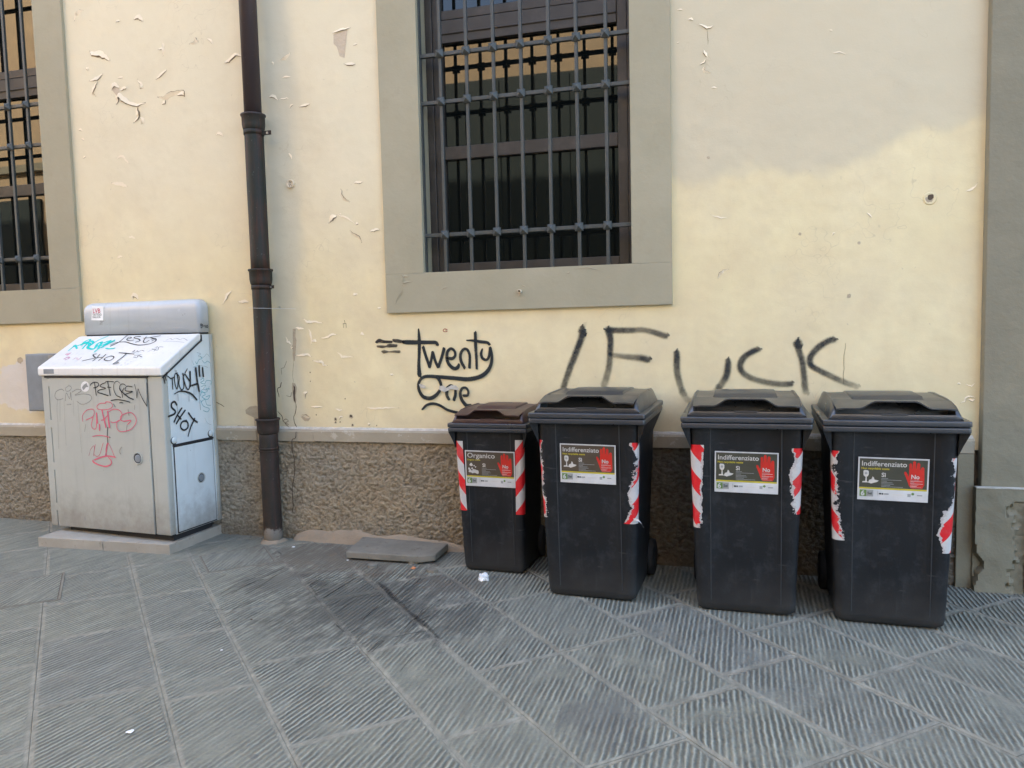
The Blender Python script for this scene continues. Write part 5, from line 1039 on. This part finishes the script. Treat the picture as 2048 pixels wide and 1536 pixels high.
make_bin('wheeled_bin', 'big black bin next to the brown-lidded one, its sticker corner curling', (-.640, -.630, g(-.64, -.63)), R(-3.0), 1., 1., 1., M['binlid'], 'wheeled bins along the wall', 'Indifferenziato', 'Non recyclable waste',
    [(-1, .415, .815, .080, [.42, .50, .62, .55, .70, .60]), (1, .405, .812, .092, [.05, .45, .25, .60, .78, .35])], (-.141, .603, .281, .198, R(.6)), 1.0, True)
make_bin('wheeled_bin', 'big black bin with the cleanest white-edged sticker, standing square to the wall', (.108, -.655, g(.108, -.65)), R(-1.0), 1., 1., 1., M['binlid'], 'wheeled bins along the wall', 'Indifferenziato', 'Non recyclable waste',
    [(-1, .415, .820, .088, [.40, .22, .25, .18, .12, .05]), (1, .500, .812, .090, [.52, .35, .30, .15, .42, .25])], (-.141, .597, .285, .196, R(.7)), 1.0, False)
make_bin('wheeled_bin', 'big black bin nearest the pilaster, its red and white tape badly torn', (.738, -.658, g(.74, -.65)), R(-2.0), 1.02, 1., 1., M['binlid'], 'wheeled bins along the wall', 'Indifferenziato', 'Non recyclable waste',
    [(-1, .395, .812, .092, [.25, .45, .55, .52, .72, .45]), (1, .360, .790, .098, [.45, .15, .35, .80, .80, .68])], (-.146, .592, .287, .196, R(.8)), 1.0, False)
# torn tail of tape hanging from the second bin
tb = [o for o in COL.objects if o.name == 'wheeled_bin.001'][0]
c_ = catmull([(.222, -.022, .425), (.243, -.03, .428), (.258, -.028, .415), (.270, -.02, .392)], 5)
V = []; 
for i, p in enumerate(c_): wv = .010*(1-i/len(c_)*.8); V += [(p.x, p.y, p.z+wv), (p.x+.004, p.y-.003, p.z-wv*.4)]
mesh('loose_tape_end', V, [(2*i, 2*i+2, 2*i+3, 2*i+1) for i in range(len(c_)-1)], M['paper'], tb)

# ------------------------------------------------------------------ loose slab, covers, litter
tp = [G(x, y, .052) for x, y in ((725.7, 1073), (896.6, 1086.6), (871, 1108.6), (840.5, 1112.5), (691.5, 1103))]
V = [tuple(p) for p in tp]+[(p.x, p.y, p.z-.040) for p in tp]; n = 5
o = mesh('loose_slab', V, [(4, 3, 2, 1, 0), (5, 6, 7, 8, 9)]+[(i, (i+1) % n, n+(i+1) % n, n+i) for i in range(n)], M['slabtop']); beveled(o, .006, 3)
tag(o, 'loose grey stone slab with a broken corner lying against the wall', 'stone slab')
for i, (x, y) in enumerate(((-1.95, -.42), (-1.75, -.30), (-1.58, -.42))):
    rk = mesh('rubble_stone', [(x+.03*cos(a)*(1+.2*sin(a*3+i)), y+.025*sin(a), g(x, y)+h) for h in (-.002, .016) for a in [2*pi*k/7 for k in range(7)]], [tuple(range(7))[::-1], tuple(range(7, 14))]+[(k, (k+1) % 7, 7+(k+1) % 7, 7+k) for k in range(7)], M['slabtop'])
    tag(rk, ('small stone propping the left end of the loose slab', 'small stone propping the back of the loose slab', 'small stone propping the broken corner of the loose slab')[i], 'stone')
def cover(name, label, px, inner):
    P = [G(*p) for p in px]; t = thing(name, label, 'access cover')
    c = sum(P, Vector())/4
    def rg(a, b_, z0, z1, mat, nm):
        A = [c+(p-c)*a for p in P]; B = [c+(p-c)*b_ for p in P]; V = [(p.x, p.y, g(p.x, p.y)+z1) for p in A]+[(p.x, p.y, g(p.x, p.y)+z1) for p in B]+[(p.x, p.y, g(p.x, p.y)+z0) for p in A]
        return mesh(nm, V, [(i, (i+1) % 4, 4+(i+1) % 4, 4+i) for i in range(4)]+[(8+i, 8+(i+1) % 4, (i+1) % 4, i) for i in range(4)], mat, t)
    rg(1.04, .985, -.005, .0030, M['slabtop'], 'cover_frame'); rg(.985, .970, -.005, .0020, M['crack'], 'cover_gap')
    A = [c+(p-c)*.970 for p in P]; V = [(p.x, p.y, g(p.x, p.y)+.0035) for p in A]; ux = (P[1]-P[0]).normalized(); 
    mesh('cover_plate', V, [(0, 1, 2, 3)], M['conc'] if inner else M['stone'], t, attrs={'edge': [.9]*4, 'gr': [v[0]*.97+v[1]*.2 for v in V], 'tint': [.4]*4, 'amp': [.5]*4})
    for k in ((0, 2) if inner is None else ()):
        m_ = (A[k]*.8+A[(k+2) % 4]*.2); d1 = (A[1]-A[0]).normalized()*.045; d2 = (A[3]-A[0]).normalized()*.02
        mesh('lifting_slot', [tuple(m_+a_+Vector((0, 0, .0055+g(m_.x, m_.y)-m_.z))) for a_ in (d1+d2, d1-d2, -d1-d2, -d1+d2)], [(0, 1, 2, 3)], M['crack'], t)
    return t
P_ = [(-60, 1178), (127, 1147), (117, 1199), (-75, 1228)]
for p in (): pass
cover('access_cover', 'stone filled access cover cut by the left edge of the photo', P_, False)
cover('access_cover', 'small worn access cover between the cabinet base and the downpipe foot', [(400, 1113), (528, 1093), (550, 1124), (417, 1146)], False)
def crumple(name, label, cat, px, r, mat, fl_=.7, seed=1, sub=3):
    import bmesh
    p = G(*px); bm = bmesh.new(); bmesh.ops.create_icosphere(bm, subdivisions=sub, radius=r)
    for v in bm.verts:
        n = noise.noise(v.co*(1.6/r)+Vector((seed, 0, 0)))+.6*noise.noise(v.co*(3.6/r)+Vector((0, seed, 0))); v.co *= 1+.55*n; v.co.z = v.co.z*fl_+r*.45
    me = bpy.data.meshes.new(name); bm.to_mesh(me); bm.free(); o = link(name, me, mat); o.location = (p.x, p.y, p.z); return tag(o, label, cat)
crumple('paper_tissue', 'crumpled white tissue on the paving before the brown-lidded bin', 'tissue', (967, 1159), .030, M['tissue'], .7, 3)
crumple('orange_peel', 'small orange scrap on the paving in front of the loose slab', 'litter', (827, 1138), .012, M['orange'], .5, 5, 2)
crumple('paper_scrap', 'white scrap of litter in the corner behind the loose slab', 'litter', (893, 1101), .014, M['tissue'], .8, 8, 2)
crumple('paper_scrap', 'white scrap at the foot of the downpipe', 'litter', (570, 1070), .012, M['tissue'], .3, 9, 2)
crumple('paper_scrap', 'flat white crumb between the downpipe and the loose slab', 'litter', (587, 1095), .010, M['tissue'], .3, 12, 2)
crumple('paper_scrap', 'white crumb just left of the loose slab corner', 'litter', (695, 1121), .006, M['tissue'], .3, 13, 2)
crumple('pebble', 'tiny black pebble on the grooved paving left of centre', 'litter', (503, 1240), .006, M['crack'], .4, 14, 2)
crumple('pebble', 'tiny white pebble on the grooved paving, low left', 'litter', (443, 1301), .005, M['tissue'], .4, 15, 2)
crumple('paper_scrap', 'thin white paper shred near the bottom left', 'litter', (260, 1466), .012, M['tissue'], .12, 16, 2)

# crumbs of plaster and dirt gathered along the foot of the wall
V = []; F = []
for i in range(1500):
    x = random.uniform(-5.2, 1.45); y = -.03-abs(random.gauss(0, .05)) if random.random() < .8 else -random.uniform(.05, 1.2)
    if x > 1.2: y -= .05
    r = random.uniform(.0012, .0042)*(1 if y > -.2 else .7); z = gz(x, y); b0 = len(V); a = random.uniform(0, 6)
    V += [(x+r*cos(a+k*2.09), y+r*sin(a+k*2.09)*.8, z+.0002) for k in range(3)]+[(x, y, z+r*random.uniform(.6, 1.4))]
    F += [(b0, b0+1, b0+3), (b0+1, b0+2, b0+3), (b0+2, b0, b0+3)]
tag(mesh('wall_foot_crumbs', V, F, M['crumb']), kind='stuff', label='crumbs of plaster and dirt along the foot of the wall', cat='dirt')
